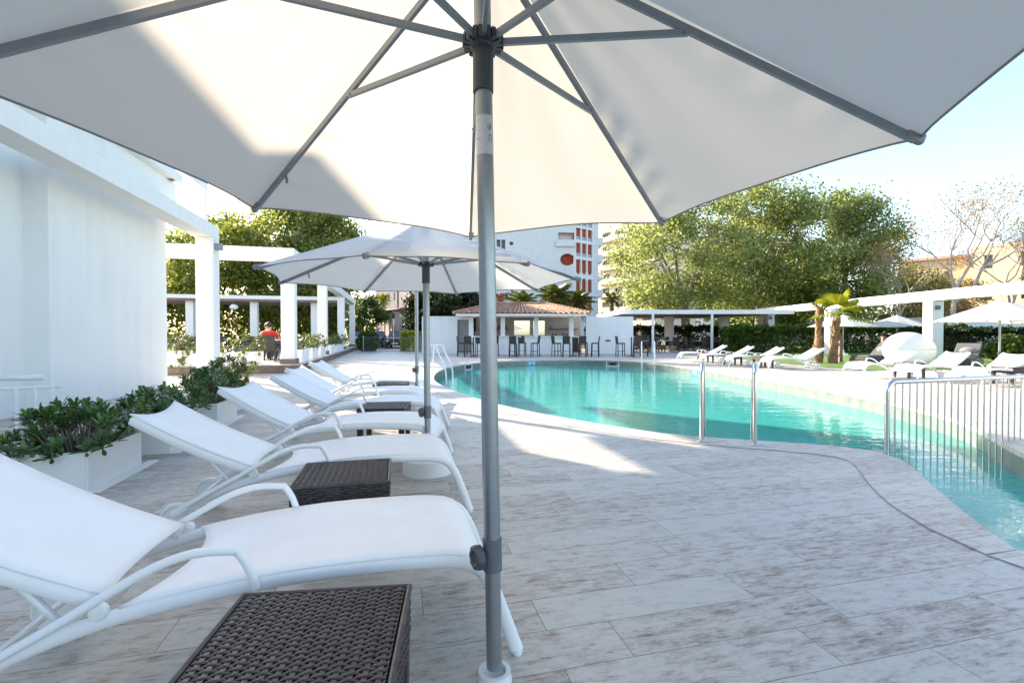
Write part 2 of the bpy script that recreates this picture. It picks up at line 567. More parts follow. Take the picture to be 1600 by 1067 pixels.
# ---------------------------------------------------------------- ground, deck, pool
near_px = [(1600, 870), (1560, 845), (1500, 800), (1450, 757), (1420, 728), (1396, 712), (1360, 703), (1300, 697), (1170, 688), (1060, 681),
           (1000, 673), (900, 657), (800, 638), (740, 622), (700, 607), (680, 598), (675, 589), (684, 579), (706, 571.5), (745, 566), (800, 563), (880, 562),
           (950, 563), (1020, 567), (1100, 577), (1190, 592), (1290, 608), (1384, 626), (1451, 643), (1515, 661), (1578, 697)]
pool = [at(x, y) for x, y in near_px]
pool = [Vector((p.x, p.y)) for p in pool]
pool += [Vector(p) for p in ((5.02, 4.45), (5.05, 3.6), (5.6, 2.5), (6.8, 1.6), (9.0, 0.9), (9.4, -1.2), (8.0, -2.6), (6.2, -2.4), (4.9, -0.6), (4.15, 0.75), (3.35, 1.8))]


def smooth_loop(pts, it=2):
    for _ in range(it):
        q = []
        for i, p in enumerate(pts):
            r_ = pts[(i + 1) % len(pts)]
            q += [p * 0.75 + r_ * 0.25, p * 0.25 + r_ * 0.75]
        pts = q
    return pts


pool = smooth_loop(pool, 2)
_q = [pool[0]]
for _p in pool[1:]:
    if (_p - _q[-1]).length > 0.10:
        _q.append(_p)
pool = _q


def offset_loop(pts, d):
    out = []
    n = len(pts)
    area = sum(pts[i].x * pts[(i + 1) % n].y - pts[(i + 1) % n].x * pts[i].y for i in range(n))
    sg = 1 if area > 0 else -1
    for i, p in enumerate(pts):
        t = Vector((0, 0))
        for w_ in range(1, 11):
            t += (pts[(i + w_) % n] - pts[i - w_]).normalized()
        t.normalize()
        out.append(p + Vector((t.y, -t.x)) * d * sg)
    if abs(d) > .2:          # ease the line round tight bends
        for _ in range(3):
            out = [(out[i - 3] + out[i - 2] + out[i - 1] + out[i] + out[(i + 1) % n] + out[(i + 2) % n] + out[(i + 3) % n]) / 7 for i in range(n)]
    return out


def holed_sheet(name, outer, holes, z, mat):
    polys = [[Vector((p[0], p[1], 0)) for p in outer]] + [[Vector((p[0], p[1], 0)) for p in h_] for h_ in holes]
    tris = tessellate_polygon(polys)
    vs_ = [(p.x, p.y, z) for po in polys for p in po]
    b = B()
    b.add(vs_, tris)
    o = b.make(name, mat)
    for pl in o.data.polygons:
        pass
    return o


def sheet_up(o):
    bm = bmesh.new()
    bm.from_mesh(o.data)
    for f in bm.faces:
        if f.normal.z < 0:
            f.normal_flip()
    bm.to_mesh(o.data)
    bm.free()
    return o


deck_outer = [(-14, -9), (34, -9), (34, 14.4), (11.6, 15.6), (10.6, 21.5), (12, 30), (20, 43), (-6.9, 43), (-13, 30), (-14, 10)]
far = 1500
CW = 0.43
cop_out = offset_loop(pool, CW)
struct(sheet_up(holed_sheet('ground', [(-far, -far), (far, -far), (far, far), (-far, far)], [deck_outer], -0.03, M['ground'])))
struct(sheet_up(holed_sheet('pool_deck', deck_outer, [pool], 0.0, M['deck'])))
# coping stones as single blocks along the edge, the joints are real gaps
acc = [0.0]
for i in range(len(pool)):
    acc.append(acc[-1] + (pool[(i + 1) % len(pool)] - pool[i]).length)


def along(loop, s_):
    s_ = s_ % acc[-1]
    i = max(0, min(len(pool) - 1, int(np.searchsorted(acc, s_)) - 1))
    f_ = (s_ - acc[i]) / max(1e-6, acc[i + 1] - acc[i])
    return loop[i].lerp(loop[(i + 1) % len(loop)], f_)


b = B()
NBLK = int(acc[-1] / 0.9)
bl = acc[-1] / NBLK
inner_lip = offset_loop(pool, -0.02)
for k in range(NBLK):
    s0, s1 = k * bl + 0.0025, (k + 1) * bl - 0.0025
    for j in range(3):
        a0, a1 = s0 + (s1 - s0) * j / 3, s0 + (s1 - s0) * (j + 1) / 3
        q = [along(inner_lip, a0), along(inner_lip, a1), along(cop_out, a1), along(cop_out, a0)]
        b.add([(p.x, p.y, 0.005) for p in q], [(0, 1, 2, 3)])
        q2 = q[:2]
        b.add([(q[0].x, q[0].y, 0.005), (q[1].x, q[1].y, 0.005), (q[1].x, q[1].y, -0.05), (q[0].x, q[0].y, -0.05)], [(0, 1, 2, 3)])
cop = b.make('pool_coping', M['coping'])
struct(sheet_up(cop))
b = B()
jl = offset_loop(pool, CW + 0.006)
jl2 = offset_loop(pool, CW)
n = len(pool)
for i in range(n):
    p, q, r_, s_ = jl2[i], jl2[(i + 1) % n], jl[(i + 1) % n], jl[i]
    b.add([(p.x, p.y, 0.004), (q.x, q.y, 0.004), (r_.x, r_.y, 0.004), (s_.x, s_.y, 0.004)], [(0, 1, 2, 3)])
struct(sheet_up(b.make('pool_joint', plain('grout', (.30, .285, .26), .8))))
b = B()
WZ, FZ = -0.26, -1.25
for i in range(n):
    p, q = pool[i], pool[(i + 1) % n]
    b.add([(p.x, p.y, 0), (q.x, q.y, 0), (q.x, q.y, FZ), (p.x, p.y, FZ)], [(0, 1, 2, 3)])
struct(b.make('pool_wall', M['pool_wall'], fix=False))
o = holed_sheet('pool_floor', offset_loop(pool, 0.05), [], FZ + 0.01, M['pool_tile'])
struct(sheet_up(o))
b = B()   # steps under the dividing fence
for k in range(3):
    z = -0.62 - 0.3 * k
    b.prism([W(4.6, 3.6 - 0.5 * k), W(8.2, 3.6 - 0.5 * k), W(8.2, 4.3 + 0.35 * k), W(4.6, 4.3 + 0.35 * k)], z - 0.5, z)
struct(b.make('pool_steps', M['pool_tile']))
o = holed_sheet('pool_water', offset_loop(pool, -0.003), [], WZ, M['water'])
struct(sheet_up(o))

# lawn, street
lawn = [(11.7, 15.7), (34, 14.5), (60, 14), (60, 60), (20, 60), (20, 43.0), (12.1, 30), (10.7, 21.5)]
struct(sheet_up(holed_sheet('lawn', lawn, [], 0.006, M['grass'])))
struct(sheet_up(holed_sheet('street', [(-14, 43), (-5, 43), (2, 110), (-25, 110)], [], -0.02, M['asphalt'])))

# ---------------------------------------------------------------- hotel wing on the left
hotel = thing('hotel_wing', 'plain white rendered hotel wing with a stepped wall face, filling the left edge', 'building', W(-5.1, 0))
hl = hotel.location
inv = Matrix.Translation(-Vector(hl))


def hmake(b, name, mat, par, **k):
    b.v = [tuple(Vector(p) - Vector(hl)) for p in b.v]
    return b.make(name, mat, par, **k)


b = B()
b.dbox(-5.5, 8.6, 0, -5.1, 12.35, 5.35)      # projecting wall panel
b.dbox(-9.0, 11.95, 0, -5.5, 12.35, 5.35)
b.dbox(-5.5, 12.352, 3.93, -5.12, 12.95, 4.79)  # two fillers added past the panel to shape the sunlit deck patch
b.dbox(-5.5, 12.352, 4.985, -5.12, 12.95, 5.352)
hmake(b, 'wall_panel_and_shade_filler', M['plaster'], hotel, bevel=0.012)
b = B()
b.dbox(-5.80, -9, 0, -5.42, 8.6, 5.35)
b.dbox(-12, -9, 5.0, -5.8, 11.95, 5.30)
hmake(b, 'wall', M['plaster'], hotel)
b = B()
b.dbox(-5.42, -9, 4.80, -4.95, 12.84, 4.98)
hmake(b, 'balcony_slab', M['plaster'], hotel, bevel=0.01)
b = B()
b.dbox(-5.11, 12.52, 4.775, -5.03, 12.64, 4.80)
hmake(b, 'slab_light', M['slate'], hotel)
b = B()
b.dbox(-5.45, 11.9, 5.36, -5.15, 12.95, 6.0)  # thin unseen screen added above the wall, stepped to shade the deck
b.dbox(-5.45, 12.95, 5.22, -5.15, 15.0, 6.05)
b.dbox(-5.45, 15.0, 5.95, -5.15, 20.5, 8.4)
hmake(b, 'deck_shade_screen', M['plaster'], hotel)
b = B()
b.dbox(-5.42, 15.2, 0, -5.30, 15.32, 5.94)  # prop added so the shade screen does not float
hmake(b, 'shade_screen_prop', M['plaster'], hotel)

# white portico: beam and post in front of that wall
port = thing('white_portico', 'thick white beam on a square white post in front of the hotel wall', 'portico', W(-4.55, 13.2))
hl = port.location
b = B()
b.dbox(-4.80, -9, 3.58, -4.36, 13.42, 3.90)
hmake(b, 'beam', M['plaster'], port, bevel=0.012)
b = B()
b.dbox(-4.76, 13.0, 0, -4.36, 13.40, 3.58)
hmake(b, 'post', M['plaster'], port, bevel=0.012)
b = B()
b.dbox(-4.36, 13.05, 3.28, -4.20, 13.20, 3.44)
hmake(b, 'wall_lamp', M['grey_metal'], port, bevel=0.01)

# handrail beside the wall
rail = thing('white_handrail', 'white painted pipe handrail on slim posts below the hotel wall at left edge', 'handrail', at(50, 694))
b = B()
top = [at(-260, 618, 0), at(88, 692, 0)]
p0 = Vector(at(-420, 706)); p1 = Vector(at(86, 690))
L0 = Vector(rail.location)
d = (p1 - p0).normalized()
q = [p0 + Vector((0, 0, .60)), p1 - d * 0.5 + Vector((0, 0, .60)), p1 + d * 0.08 + Vector((0, 0, .615))]
b.tube([x - L0 for x in q], 0.017, 10)
b.make('rail', M['white'], rail, smooth=40)
b = B()
q = [p0 + Vector((0, .25, .69)), p1 - d * 0.20 + Vector((-.12, .25, .70))]
b.tube([x - L0 for x in q], 0.035, 12)
b.make('upper_rail', M['white'], rail, smooth=40)
for k, px in enumerate((27, 57, 84)):
    b = B()
    g = Vector(at(px, 692)) - L0
    b.tube([g, g + Vector((0, 0, .60 if k < 2 else .68))], 0.020 if k < 2 else 0.012, 10)
    b.make('post', M['white'], rail, smooth=40)

# ---------------------------------------------------------------- sun loungers
LW = 0.31
PROF = [(0.0, 0.012), (0.058, 0.17), (0.100, 0.275), (0.150, 0.342), (0.235, 0.376), (0.42, 0.388), (0.7, 0.388), (0.95, 0.372), (1.18, 0.342), (1.33, 0.312),
        (1.5, 0.262), (1.65, 0.20), (1.76, 0.135)]


def catmull(pts, k=4):
    out = []
    P_ = [np.array(p, float) for p in pts]
    P_ = [2 * P_[0] - P_[1]] + P_ + [2 * P_[-1] - P_[-2]]
    for i in range(1, len(P_) - 2):
        for j in range(k):
            t = j / k
            a, b_, c_, d_ = P_[i - 1:i + 3]
            out.append(tuple(0.5 * (2 * b_ + (c_ - a) * t + (2 * a - 5 * b_ + 4 * c_ - d_) * t * t + (3 * b_ - a - 3 * c_ + d_) * t ** 3)))
    out.append(tuple(P_[-2]))
    return out


SM = catmull(PROF, 4)


def prof_z(s_):
    return float(np.interp(s_, [p[0] for p in SM], [p[1] for p in SM]))


def make_lounger(label, group, loc, rotz):
    t = thing('sun_lounger', label, 'sun lounger', loc, rotz, group)
    for sy in (-1, 1):
        b = B()
        b.tube([(-s_, sy * LW, z) for s_, z in SM], 0.0145, 12, rh=1.75, side=(0, 1, 0))
        b.make('side_rail', M['white'], t, smooth=50)
    for s_ in (0.30, 1.10, 1.70):
        z = prof_z(s_) - 0.012
        b = B()
        b.tube([(-s_, -LW, z), (-s_, LW, z)], 0.014, 8)
        b.make('cross_bar', M['white'], t, smooth=40)

    def seat(u_, v_):
        y = -1 + 2 * v_
        s_ = 0.075 + u_ * (1.275 - 0.075 - 0.10 * (1 - y * y))
        z = prof_z(s_) + 0.031 - 0.020 * (1 - y * y) * min(1, 6 * u_, 6 * (1 - u_) + .3)
        if u_ == 0:
            z -= 0.004
        return (-s_, y * (LW + 0.006), z)
    b = B()
    b.grid(seat, 26, 8)
    b.make('seat_sling', M['sling'], t, smooth=60, solid=0.010)
    hx, hz, ex, ez = 1.335, 0.350, 1.985, 0.700

    def bk(s_, y, dz=0):
        f_ = (s_ - 0) / 1.0
        return (-(hx + (ex - hx) * f_), y, hz + (ez - hz) * f_ - 0.02 * math.sin(math.pi * min(max(f_, 0), 1)) + dz)
    b = B()
    for sy in (-1, 1):
        b.tube([bk(k / 10, sy * (LW - 0.045)) for k in range(11)], 0.015, 10, rh=2.0, side=(0, 1, 0))
    b.tube([bk(0.10, -LW + .045, -.012), bk(0.10, LW - .045, -.012)], 0.012, 8)
    b.tube([bk(0.995 - 0.045 * (1 - (y / (LW - .045)) ** 2), y, 0) for y in np.linspace(-LW + .045, LW - .045, 9)], 0.016, 8)
    fr = b.make('backrest', M['white'], t, smooth=50)

    def back(u_, v_):
        y = -1 + 2 * v_
        s_ = -0.015 + 0.05 * (1 - y * y) + u_ * (1.02 - 0.045 * (1 - y * y) - 0.05 * (1 - y * y))
        p = bk(s_, y * (LW - 0.03), 0.030 - 0.022 * (1 - y * y))
        return p
    b = B()
    b.grid(back, 14, 8)
    b.make('backrest_sling', M['sling'], fr, smooth=60, solid=0.010)
    for sy in (-1, 1):
        yy = sy * (LW + 0.022)
        b = B()
        pth = [(.885, .372), (.895, .415), (.913, .460), (.937, .497), (.950, .503), (1.06, .506), (1.17, .475), (1.30, .405), (1.42, .335), (1.55, .265), (1.68, .192)]
        pth = catmull(pth, 3)
        b.tube([(-s_, yy, z) for s_, z in pth], 0.0145, 10)
        b.make('armrest', M['white'], t, smooth=50)
        b = B()
        b.lathe([(0.004, -0.010), (0.072, -0.010), (0.080, -0.018), (0.092, -0.016), (0.096, -0.008), (0.096, 0.008), (0.092, 0.016), (0.080, 0.018), (0.072, 0.008), (0.03, 0.008), (0.024, 0.022), (0.004, 0.023)], 28, (-1.76, sy * (LW - 0.055), 0.097), 'y')
        b.make('wheel', M['plastic_white'], t, smooth=35)
        b = B()
        b.lathe([(0.022, -0.012), (0.026, -0.008), (0.026, 0.008), (0.022, 0.012)], 16, (-1.325, sy * (LW + 0.010), 0.352), 'y')
        b.lathe([(0.010, -0.018), (0.010, 0.018)], 10, (-1.325, sy * (LW + 0.010), 0.352), 'y')
        b.make('hinge_bracket', M['plastic_white'], t, smooth=35)
    b = B()
    for sy in (-1, 1):
        b.tube([bk(0.42, sy * (LW - .075), -.02), (-1.44, sy * (LW - .085), 0.235)], 0.011, 8)
    b.tube([(-1.44, -LW + .085, .235), (-1.44, LW - .085, .235)], 0.011, 8)
    b.make('support_strut', M['white'], t, smooth=40)
    for sy in (-1, 1):
        b = B()
        b.lathe([(0.019, 0.0), (0.021, 0.004), (0.019, 0.02)], 10, (0.0, sy * LW, 0))
        b.make('foot_cap', M['plastic_white'], t, smooth=40)
    return t


GL = 'white loungers in the row beside the pool deck'
near_feet = [((0.019, 1.753), 'largest white sling lounger, nearest the camera, behind the cut-off rattan table'),
             ((-0.285, 3.17), 'second white lounger from the camera, between two brown rattan tables'),
             ((-0.61, 4.13), 'third white lounger from the camera, a black rattan table just beyond it'),
             ((-0.79, 5.50), 'fourth white lounger from the camera, just beyond the black rattan table'),
             ((-1.15, 6.52), 'fifth white lounger from the camera, between the two farthest small tables'),
             ((-1.47, 7.98), 'farthest white lounger of the left row, beyond the last brown table')]
L1 = None
for i, ((x, y), lab) in enumerate(near_feet):
    ra = (DA, DA, R(0.5), R(4), R(2), R(1))[i]
    c = Vector((x, y, 0)) + Vector((-math.sin(ra), math.cos(ra), 0)) * LW
    if i == 0:
        L1 = make_lounger(lab, GL, c, DA)
    else:
        dup(L1, c, ra, lab)

GR = 'white loungers along the far side of the pool'
far_feet = [((7.3, 20.7), -8, 'leftmost white lounger across the pool, beside the dining tables'),
            ((7.55, 18.9), -5, 'second white lounger from the left across the pool'),
            ((7.95, 17.5), -3, 'third white lounger from the left across the pool, left of the palms'),
            ((8.65, 16.2), 2, 'white lounger across the pool directly in front of the two palm trunks'),
            ((9.4, 13.0), 14, 'white lounger in front of the white round pod'),
            ((10.0, 12.0), 16, 'white lounger just right of the pod, behind the barrier end'),
            ((10.6, 11.0), 18, 'white lounger under the large parasol at the right edge'),
            ((11.2, 9.9), 20, 'white lounger at the right edge, seen through the steel barrier')]
for (x, y), dg, lab in far_feet:
    o = dup(L1, (x, y, 0.0), R(180 + dg), lab)
    o['group'] = GR

# ---------------------------------------------------------------- rattan side tables
def weave(b, org, du, dv, nn, lu, lv, nwarp, pitch, amp=0.0035):
    """woven panel: warp straps along dv, weft strands along du going over and under them"""
    org, du, dv, nn = Vector(org), Vector(du), Vector(dv), Vector(nn)
    wp = lu / nwarp
    for i in range(nwarp):
        c = org + du * (wp * (i + .5))
        b.bar(c, c + dv * lv, 0.013, 0.005, nn)
    nw = int(lv / pitch)
    for j in range(nw):
        y = pitch * (j + .5)
        pts = []
        ph = (j // 1) % 2
        for i in range(nwarp * 4 + 1):
            x = lu * i / (nwarp * 4)
            s_ = math.cos(math.pi * (x / wp - .5)) if False else math.sin(math.pi * (x / wp))
            k = int(x / wp) % 2
            sg = 1 if (k + ph) % 2 == 0 else -1
            pts.append((x, y + 0.0016 * math.sin(i * 1.7 + j * 2.3) + 0.0014 * math.sin(j * 12.9898 + i * .31), amp * (sg * abs(s_)) ))
        vs_, fs = [], []
        hw = pitch * 0.45
        for x, yy, z in pts:
            base = org + du * x + dv * yy + nn * z
            for o1, o2 in ((-hw, 0.0), (-hw * .5, 0.0022), (hw * .5, 0.0022), (hw, 0.0)):
                vs_.append(base + dv * o1 + nn * o2)
        for i in range(len(pts) - 1):
            for q_ in range(3):
                a = i * 4 + q_
                fs.append((a, a + 4, a + 5, a + 1))
        b.add(vs_, fs)


def make_table(label, group, loc, rotz):
    t = thing('side_table', label, 'side table', loc, rotz, group)
    w, d, h, ap = 0.245, 0.235, 0.42, 0.15
    b = B()
    weave(b, (-w + .012, -d + .012, h - 0.004), (1, 0, 0), (0, 1, 0), (0, 0, 1), 2 * w - .024, 2 * d - .024, 14, 0.0108, 0.0038)
    tp = b.make('woven_top', M['rattan'], t, smooth=50, fix=False)
    b = B()
    b.box(-w + .012, -d + .012, h - .03, w - .012, d - .012, h - .010)
    b.make('core_board', M['rattan_core'], t)
    b = B()
    e = [(-w, -d), (w, -d), (w, d), (-w, d)]
    for i in range(4):
        p, q = e[i], e[(i + 1) % 4]
        b.tube([(p[0], p[1], h - .008), (q[0], q[1], h - .007)], 0.0085, 8)
    b.make('edge_binding', M['rattan'], t, smooth=40)
    b = B()
    for i in range(4):
        p, q = Vector((*e[i], h - ap)), Vector((*e[(i + 1) % 4], h - ap))
        du = (q - p).normalized()
        nn = Vector((du.y, -du.x, 0))
        weave(b, p, du, (0, 0, 1), nn, (q - p).length, ap - .012, 12, 0.0135, 0.004)
    b.make('woven_apron', M['rattan'], t, smooth=50, fix=False)
    b = B()
    for i in range(4):
        p, q = e[i], e[(i + 1) % 4]
        b.bar((p[0] * .965, p[1] * .965, h - ap / 2 - .01), (q[0] * .965, q[1] * .965, h - ap / 2 - .01), .012, ap - .03)
    b.make('inner_apron', M['rattan_core'], t)
    for sx in (-1, 1):
        for sy in (-1, 1):
            b = B()
            cx, cy = sx * (w - .032), sy * (d - .032)
            for k, (z0, z1) in enumerate(((0.012, h - ap + .01),)):
                a0, a1 = 0.023, 0.033
                b.add([(cx - a0 + sx * .006, cy - a0 + sy * .006, z0), (cx + a0 + sx * .006, cy - a0 + sy * .006, z0), (cx + a0 + sx * .006, cy + a0 + sy * .006, z0), (cx - a0 + sx * .006, cy + a0 + sy * .006, z0),
                       (cx - a1, cy - a1, z1), (cx + a1, cy - a1, z1), (cx + a1, cy + a1, z1), (cx - a1, cy + a1, z1)],
                      [(0, 3, 2, 1), (4, 5, 6, 7), (0, 1, 5, 4), (1, 2, 6, 5), (2, 3, 7, 6), (3, 0, 4, 7)])
            b.box(cx + sx * .006 - .02, cy + sy * .006 - .02, 0, cx + sx * .006 + .02, cy + sy * .006 + .02, .012)
            b.make('leg', M['rattan'], t, bevel=.004)
    return t


GT = 'brown rattan side tables between the loungers'
T1 = make_table('woven brown rattan side table in the bottom foreground, cut by the frame', GT, W(-0.27, 1.33), DA)
T1.location = Vector((-0.537, 1.198, 0))
T1.rotation_euler.z = R(6.5)
dup(T1, (-0.95, 2.665, 0), DA, 'woven brown rattan side table between the first and second loungers')
dup(T1, (-1.40, 5.17, 0), R(4), 'black-looking rattan side table between the third and fourth loungers')
dup(T1, (-1.93, 7.52, 0), R(4), 'sunlit brown rattan side table between the fifth and sixth loungers')
for k, (x, y, lab) in enumerate([(8.15, 19.8, 'small brown table between the two leftmost loungers across the pool'),
                                 (8.5, 18.1, 'small brown table between the second and third loungers across the pool'),
                                 (9.0, 16.85, 'small brown table between the third and fourth loungers across the pool'),
                                 (10.9, 12.9, 'small brown table right of the white pod, between loungers'),
                                 (12.0, 11.3, 'small brown table at the right edge between two white loungers')]):
    o = dup(T1, (x, y, 0), 0.1, lab)
    o['group'] = 'small tables between the far loungers'

# ---------------------------------------------------------------- parasols
def make_umbrella(label, group, base, apex, verts, hub_h, pole_r=0.029, base_r=0.22, base_h=0.14, collar_h=0.34, split=None, sticker=False, seed=1, socket=False, cloth='canopy_sunlit'):
    """base: ground point, apex: world point, verts: eight world points at the rib ends"""
    rng = random.Random(seed)
    base, apex = Vector(base), Vector(apex)
    t = thing('parasol', label, 'parasol', base, 0, group)
    L = lambda p: Vector(p) - base
    ax = (apex - base).normalized()

    def onpole(z):
        return base + ax * (z / ax.z)
    b = B()
    b.lathe([(base_r, 0.0), (base_r, 0.015), (base_r - .008, base_h - .02), (base_r - .03, base_h), (0.06, base_h + .012), (0.047, base_h + .03), (0.046, collar_h - .04), (0.056, collar_h - .036), (0.056, collar_h), (0.034, collar_h)], 40)
    if socket:
        b = B()
        b.lathe([(.060, .0055), (.060, .012), (.054, .030), (.056, .040), (.040, .040), (.036, .020)], 36)
    b.make('base', M['plastic_white'], t, smooth=40)
    b = B()
    lo = split or 0.0
    b.tube([L(onpole(0.05)), L(onpole(lo or 2.0))], pole_r * (0.93 if split else 1), 20)
    if split:
        b.tube([L(onpole(lo)), L(apex) - Vector((0, 0, .03))], pole_r, 20)
    else:
        b.tube([L(onpole(1.9)), L(apex) - Vector((0, 0, .03))], pole_r, 20)
    b.make('pole', M['pole'], t, smooth=40)
    if split:
        b = B()
        b.tube([L(onpole(split - .055)), L(onpole(split + .055))], pole_r + .004, 20)
        cl = b.make('clamp_sleeve', M['slate'], t, smooth=40)
        b = B()
        prof = []
        c0 = L(onpole(split))
        for k in range(24):
            pass
        vs_, fs = [], []
        kd = Vector((-0.86, -0.5, 0)).normalized()
        sd = Vector((-kd.y, kd.x, 0))
        rings = [(0.010, pole_r), (0.010, pole_r + .012), (0.034, pole_r + .012), (0.040, pole_r + .018), (0.040, pole_r + .034), (0.035, pole_r + .042), (0.024, pole_r + .042), (0.020, pole_r + .036)]
        nn_ = 32
        for r_, dd in rings:
            for j in range(nn_):
                a = 6.28319 * j / nn_
                rr = r_ * (1 + (0.07 * math.cos(8 * a) if r_ > .03 else 0))
                vs_.append(c0 + kd * dd + sd * (rr * math.cos(a)) + Vector((0, 0, rr * math.sin(a))))
        for i in range(len(rings) - 1):
            for j in range(nn_):
                j2 = (j + 1) % nn_
                fs.append((i * nn_ + j, i * nn_ + j2, (i + 1) * nn_ + j2, (i + 1) * nn_ + j))
        fs.append(tuple(range((len(rings) - 1) * nn_, len(rings) * nn_)))
        b.add(vs_, fs)
        b.make('knob', M['dark_plastic'], cl, smooth=35)
    # runner with lugs
    hub = onpole(hub_h)
    b = B()
    c = L(hub)
    b.lathe([(pole_r + .002, -.155), (pole_r + .006, -.155), (pole_r + .006, -.01), (pole_r + .016, -.004), (pole_r + .018, .0), (pole_r + .018, .028), (pole_r + .004, .034)], 24, c)
    for k in range(8):
        a = math.atan2((verts[k] - apex).x, (verts[k] - apex).y)
        for off in (-.5, .5):
            a2 = a + off * 0.42
            p = c + Vector((math.sin(a2), math.cos(a2), 0)) * (pole_r + .028) + Vector((0, 0, .012))
            b.bar(p - Vector((math.sin(a2), math.cos(a2), 0)) * .02, p + Vector((math.sin(a2), math.cos(a2), 0)) * .012, .014, .034)
    b.make('runner', M['dark_plastic'], t, smooth=35)
    b = B()
    b.lathe([(pole_r + .004, -.06), (pole_r + .03, -.05), (pole_r + .03, -.02), (0.01, -.008)], 24, L(apex))
    b.make('top_hub', M['dark_plastic'], t, smooth=35)
    # ribs, struts
    for k in range(8):
        e = L(verts[k])
        a0 = L(apex) + Vector((0, 0, -.045))
        d = (e - a0)
        dn = d.normalized()
        hd = Vector((d.x, d.y, 0)).normalized()
        b = B()
        b.bar(a0 + dn * .04, e - dn * .02 + Vector((0, 0, -.016)), 0.016, 0.026)
        rb = b.make('rib', M['grey_metal'], t, bevel=.002)
        b = B()
        s0 = e - dn * .055 + Vector((0, 0, -.010))
        b.bar(s0, e + dn * .012 + Vector((0, 0, -.006)), 0.026, 0.036)
        b.make('rib_pocket', M['hem'], rb, bevel=.008)
        b = B()
        j = a0 + d * 0.46 + Vector((0, 0, -.024))
        h0 = L(hub) + hd * (pole_r + .012) + Vector((0, 0, .012))
        jd = (j - h0).normalized()
        b.bar(h0, j + jd * .015, 0.015, 0.022)
        b.tube([j - hd.cross(Vector((0, 0, 1))) * .013, j + hd.cross(Vector((0, 0, 1))) * .013], .005, 8)
        b.make('strut', M['grey_metal'], t, bevel=.002)
    # canopy, eight panels with curved hems
    b, hb = B(), B()
    A = L(apex)
    for k in range(8):
        P, Q = L(verts[k]), L(verts[(k + 1) % 8])
        ph = [rng.random() * 6.28 for _ in range(4)]
        amp = 0.35 + rng.random()

        def pan(u_, v_):
            p = A.lerp(P, u_)
            q = A.lerp(Q, u_)
            c_ = p.lerp(q, v_)
            arch = 4 * v_ * (1 - v_)
            mid = (p + q) * .5
            c_ = c_ + (A - (P + Q) * .5) * (0.026 * arch * u_ ** 3)       # hem curves in
            c_.z += 0.010 * arch * u_ * (1 - u_) * 4 * -0.6
            wr = math.exp(-((v_ - .07) / .07) ** 2) * math.sin(u_ * 55 + ph[0]) * max(0, math.sin((u_ - .35) * 4.5)) * amp
            wr += math.exp(-((v_ - .93) / .06) ** 2) * math.sin(u_ * 47 + ph[1]) * max(0, math.sin((u_ - .45) * 5.5)) * .6 * amp
            wr += .35 * math.sin(v_ * 19 + ph[2] + u_ * 3) * u_ * (1 - u_)
            wr += .3 * math.sin(v_ * 9 + ph[3] - u_ * 5) * u_
            c_.z += wr * 0.012 * (1 if 0 < v_ < 1 else 0)
            return c_
        b.grid(pan, 44, 20)
        hb.tube([pan(1.0, v_ / 16) + Vector((0, 0, -.003)) for v_ in range(17)], 0.004, 6)
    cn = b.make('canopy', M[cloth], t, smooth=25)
    hb.make('hem', M['hem'], cn, smooth=50)
    if True:
        b = B()
        b.lathe([(0.004, .045), (0.012, .04), (0.018, .02), (0.03, .012), (0.035, 0.0)], 16, A)
        b.make('finial', M['plastic_white'], t, smooth=40)
        # small fabric tie hanging from a rib
        e = L(verts[7]); a0 = L(apex)
        p = a0.lerp(e, .80) + Vector((0.0, 0, -.03))
        b = B()
        b.grid(lambda u_, v_: p + Vector((.014 * (v_ - .5) + .008 * u_, .006 * math.sin(u_ * 3), -.045 * u_)), 4, 2)
        b.make('tie_strap', M['hem'], cn, smooth=60)
    if sticker:
        b = B()
        zs = (1.80, 1.93)

        def st(u_, v_):
            a = -math.pi / 2 - 1.35 + 2.7 * v_
            c_ = L(onpole(zs[0] + (zs[1] - zs[0]) * u_))
            return c_ + Vector((math.cos(a), math.sin(a), 0)) * (pole_r + .0008)
        b.grid(st, 1, 14)
        sk = b.make('sticker', M['sticker'], t, smooth=60)
        b = B()

        def mark(u0, v0, u1, v1, w_=.0016):
            p, q = None, None
            f_ = lambda u_, v_: L(onpole(zs[0] + (zs[1] - zs[0]) * u_)) + Vector((math.cos(-math.pi / 2 - 1.35 + 2.7 * v_), math.sin(-math.pi / 2 - 1.35 + 2.7 * v_), 0)) * (pole_r + .0012)
            b.bar(f_(u0, v0), f_(u1, v1), w_, .0008, (0, -1, 0))
        mark(.85, .18, .98, .42); mark(.40, .10, .40, .26)
        for k in range(10):
            a, a2 = 6.283 * k / 10, 6.283 * (k + 1) / 10
            mark(.68 + .07 * math.sin(a), .74 + .09 * math.cos(a), .68 + .07 * math.sin(a2), .74 + .09 * math.cos(a2))
        mark(.66, .72, .70, .76, .004)
        mark(.48, .70, .48, .82); mark(.48, .70, .30, .70, .001); mark(.48, .82, .30, .82, .001)
        b.make('printed_mark', M['ink'], sk)
        b = B()
        p = L(onpole(2.035)) + Vector((-.006, -pole_r, 0))
        b.lathe([(0.003, -.002), (0.006, 0.0), (0.003, .002)], 12, p, 'y')
        b.make('pole_rivet', M['dark_plastic'], t)
    return t


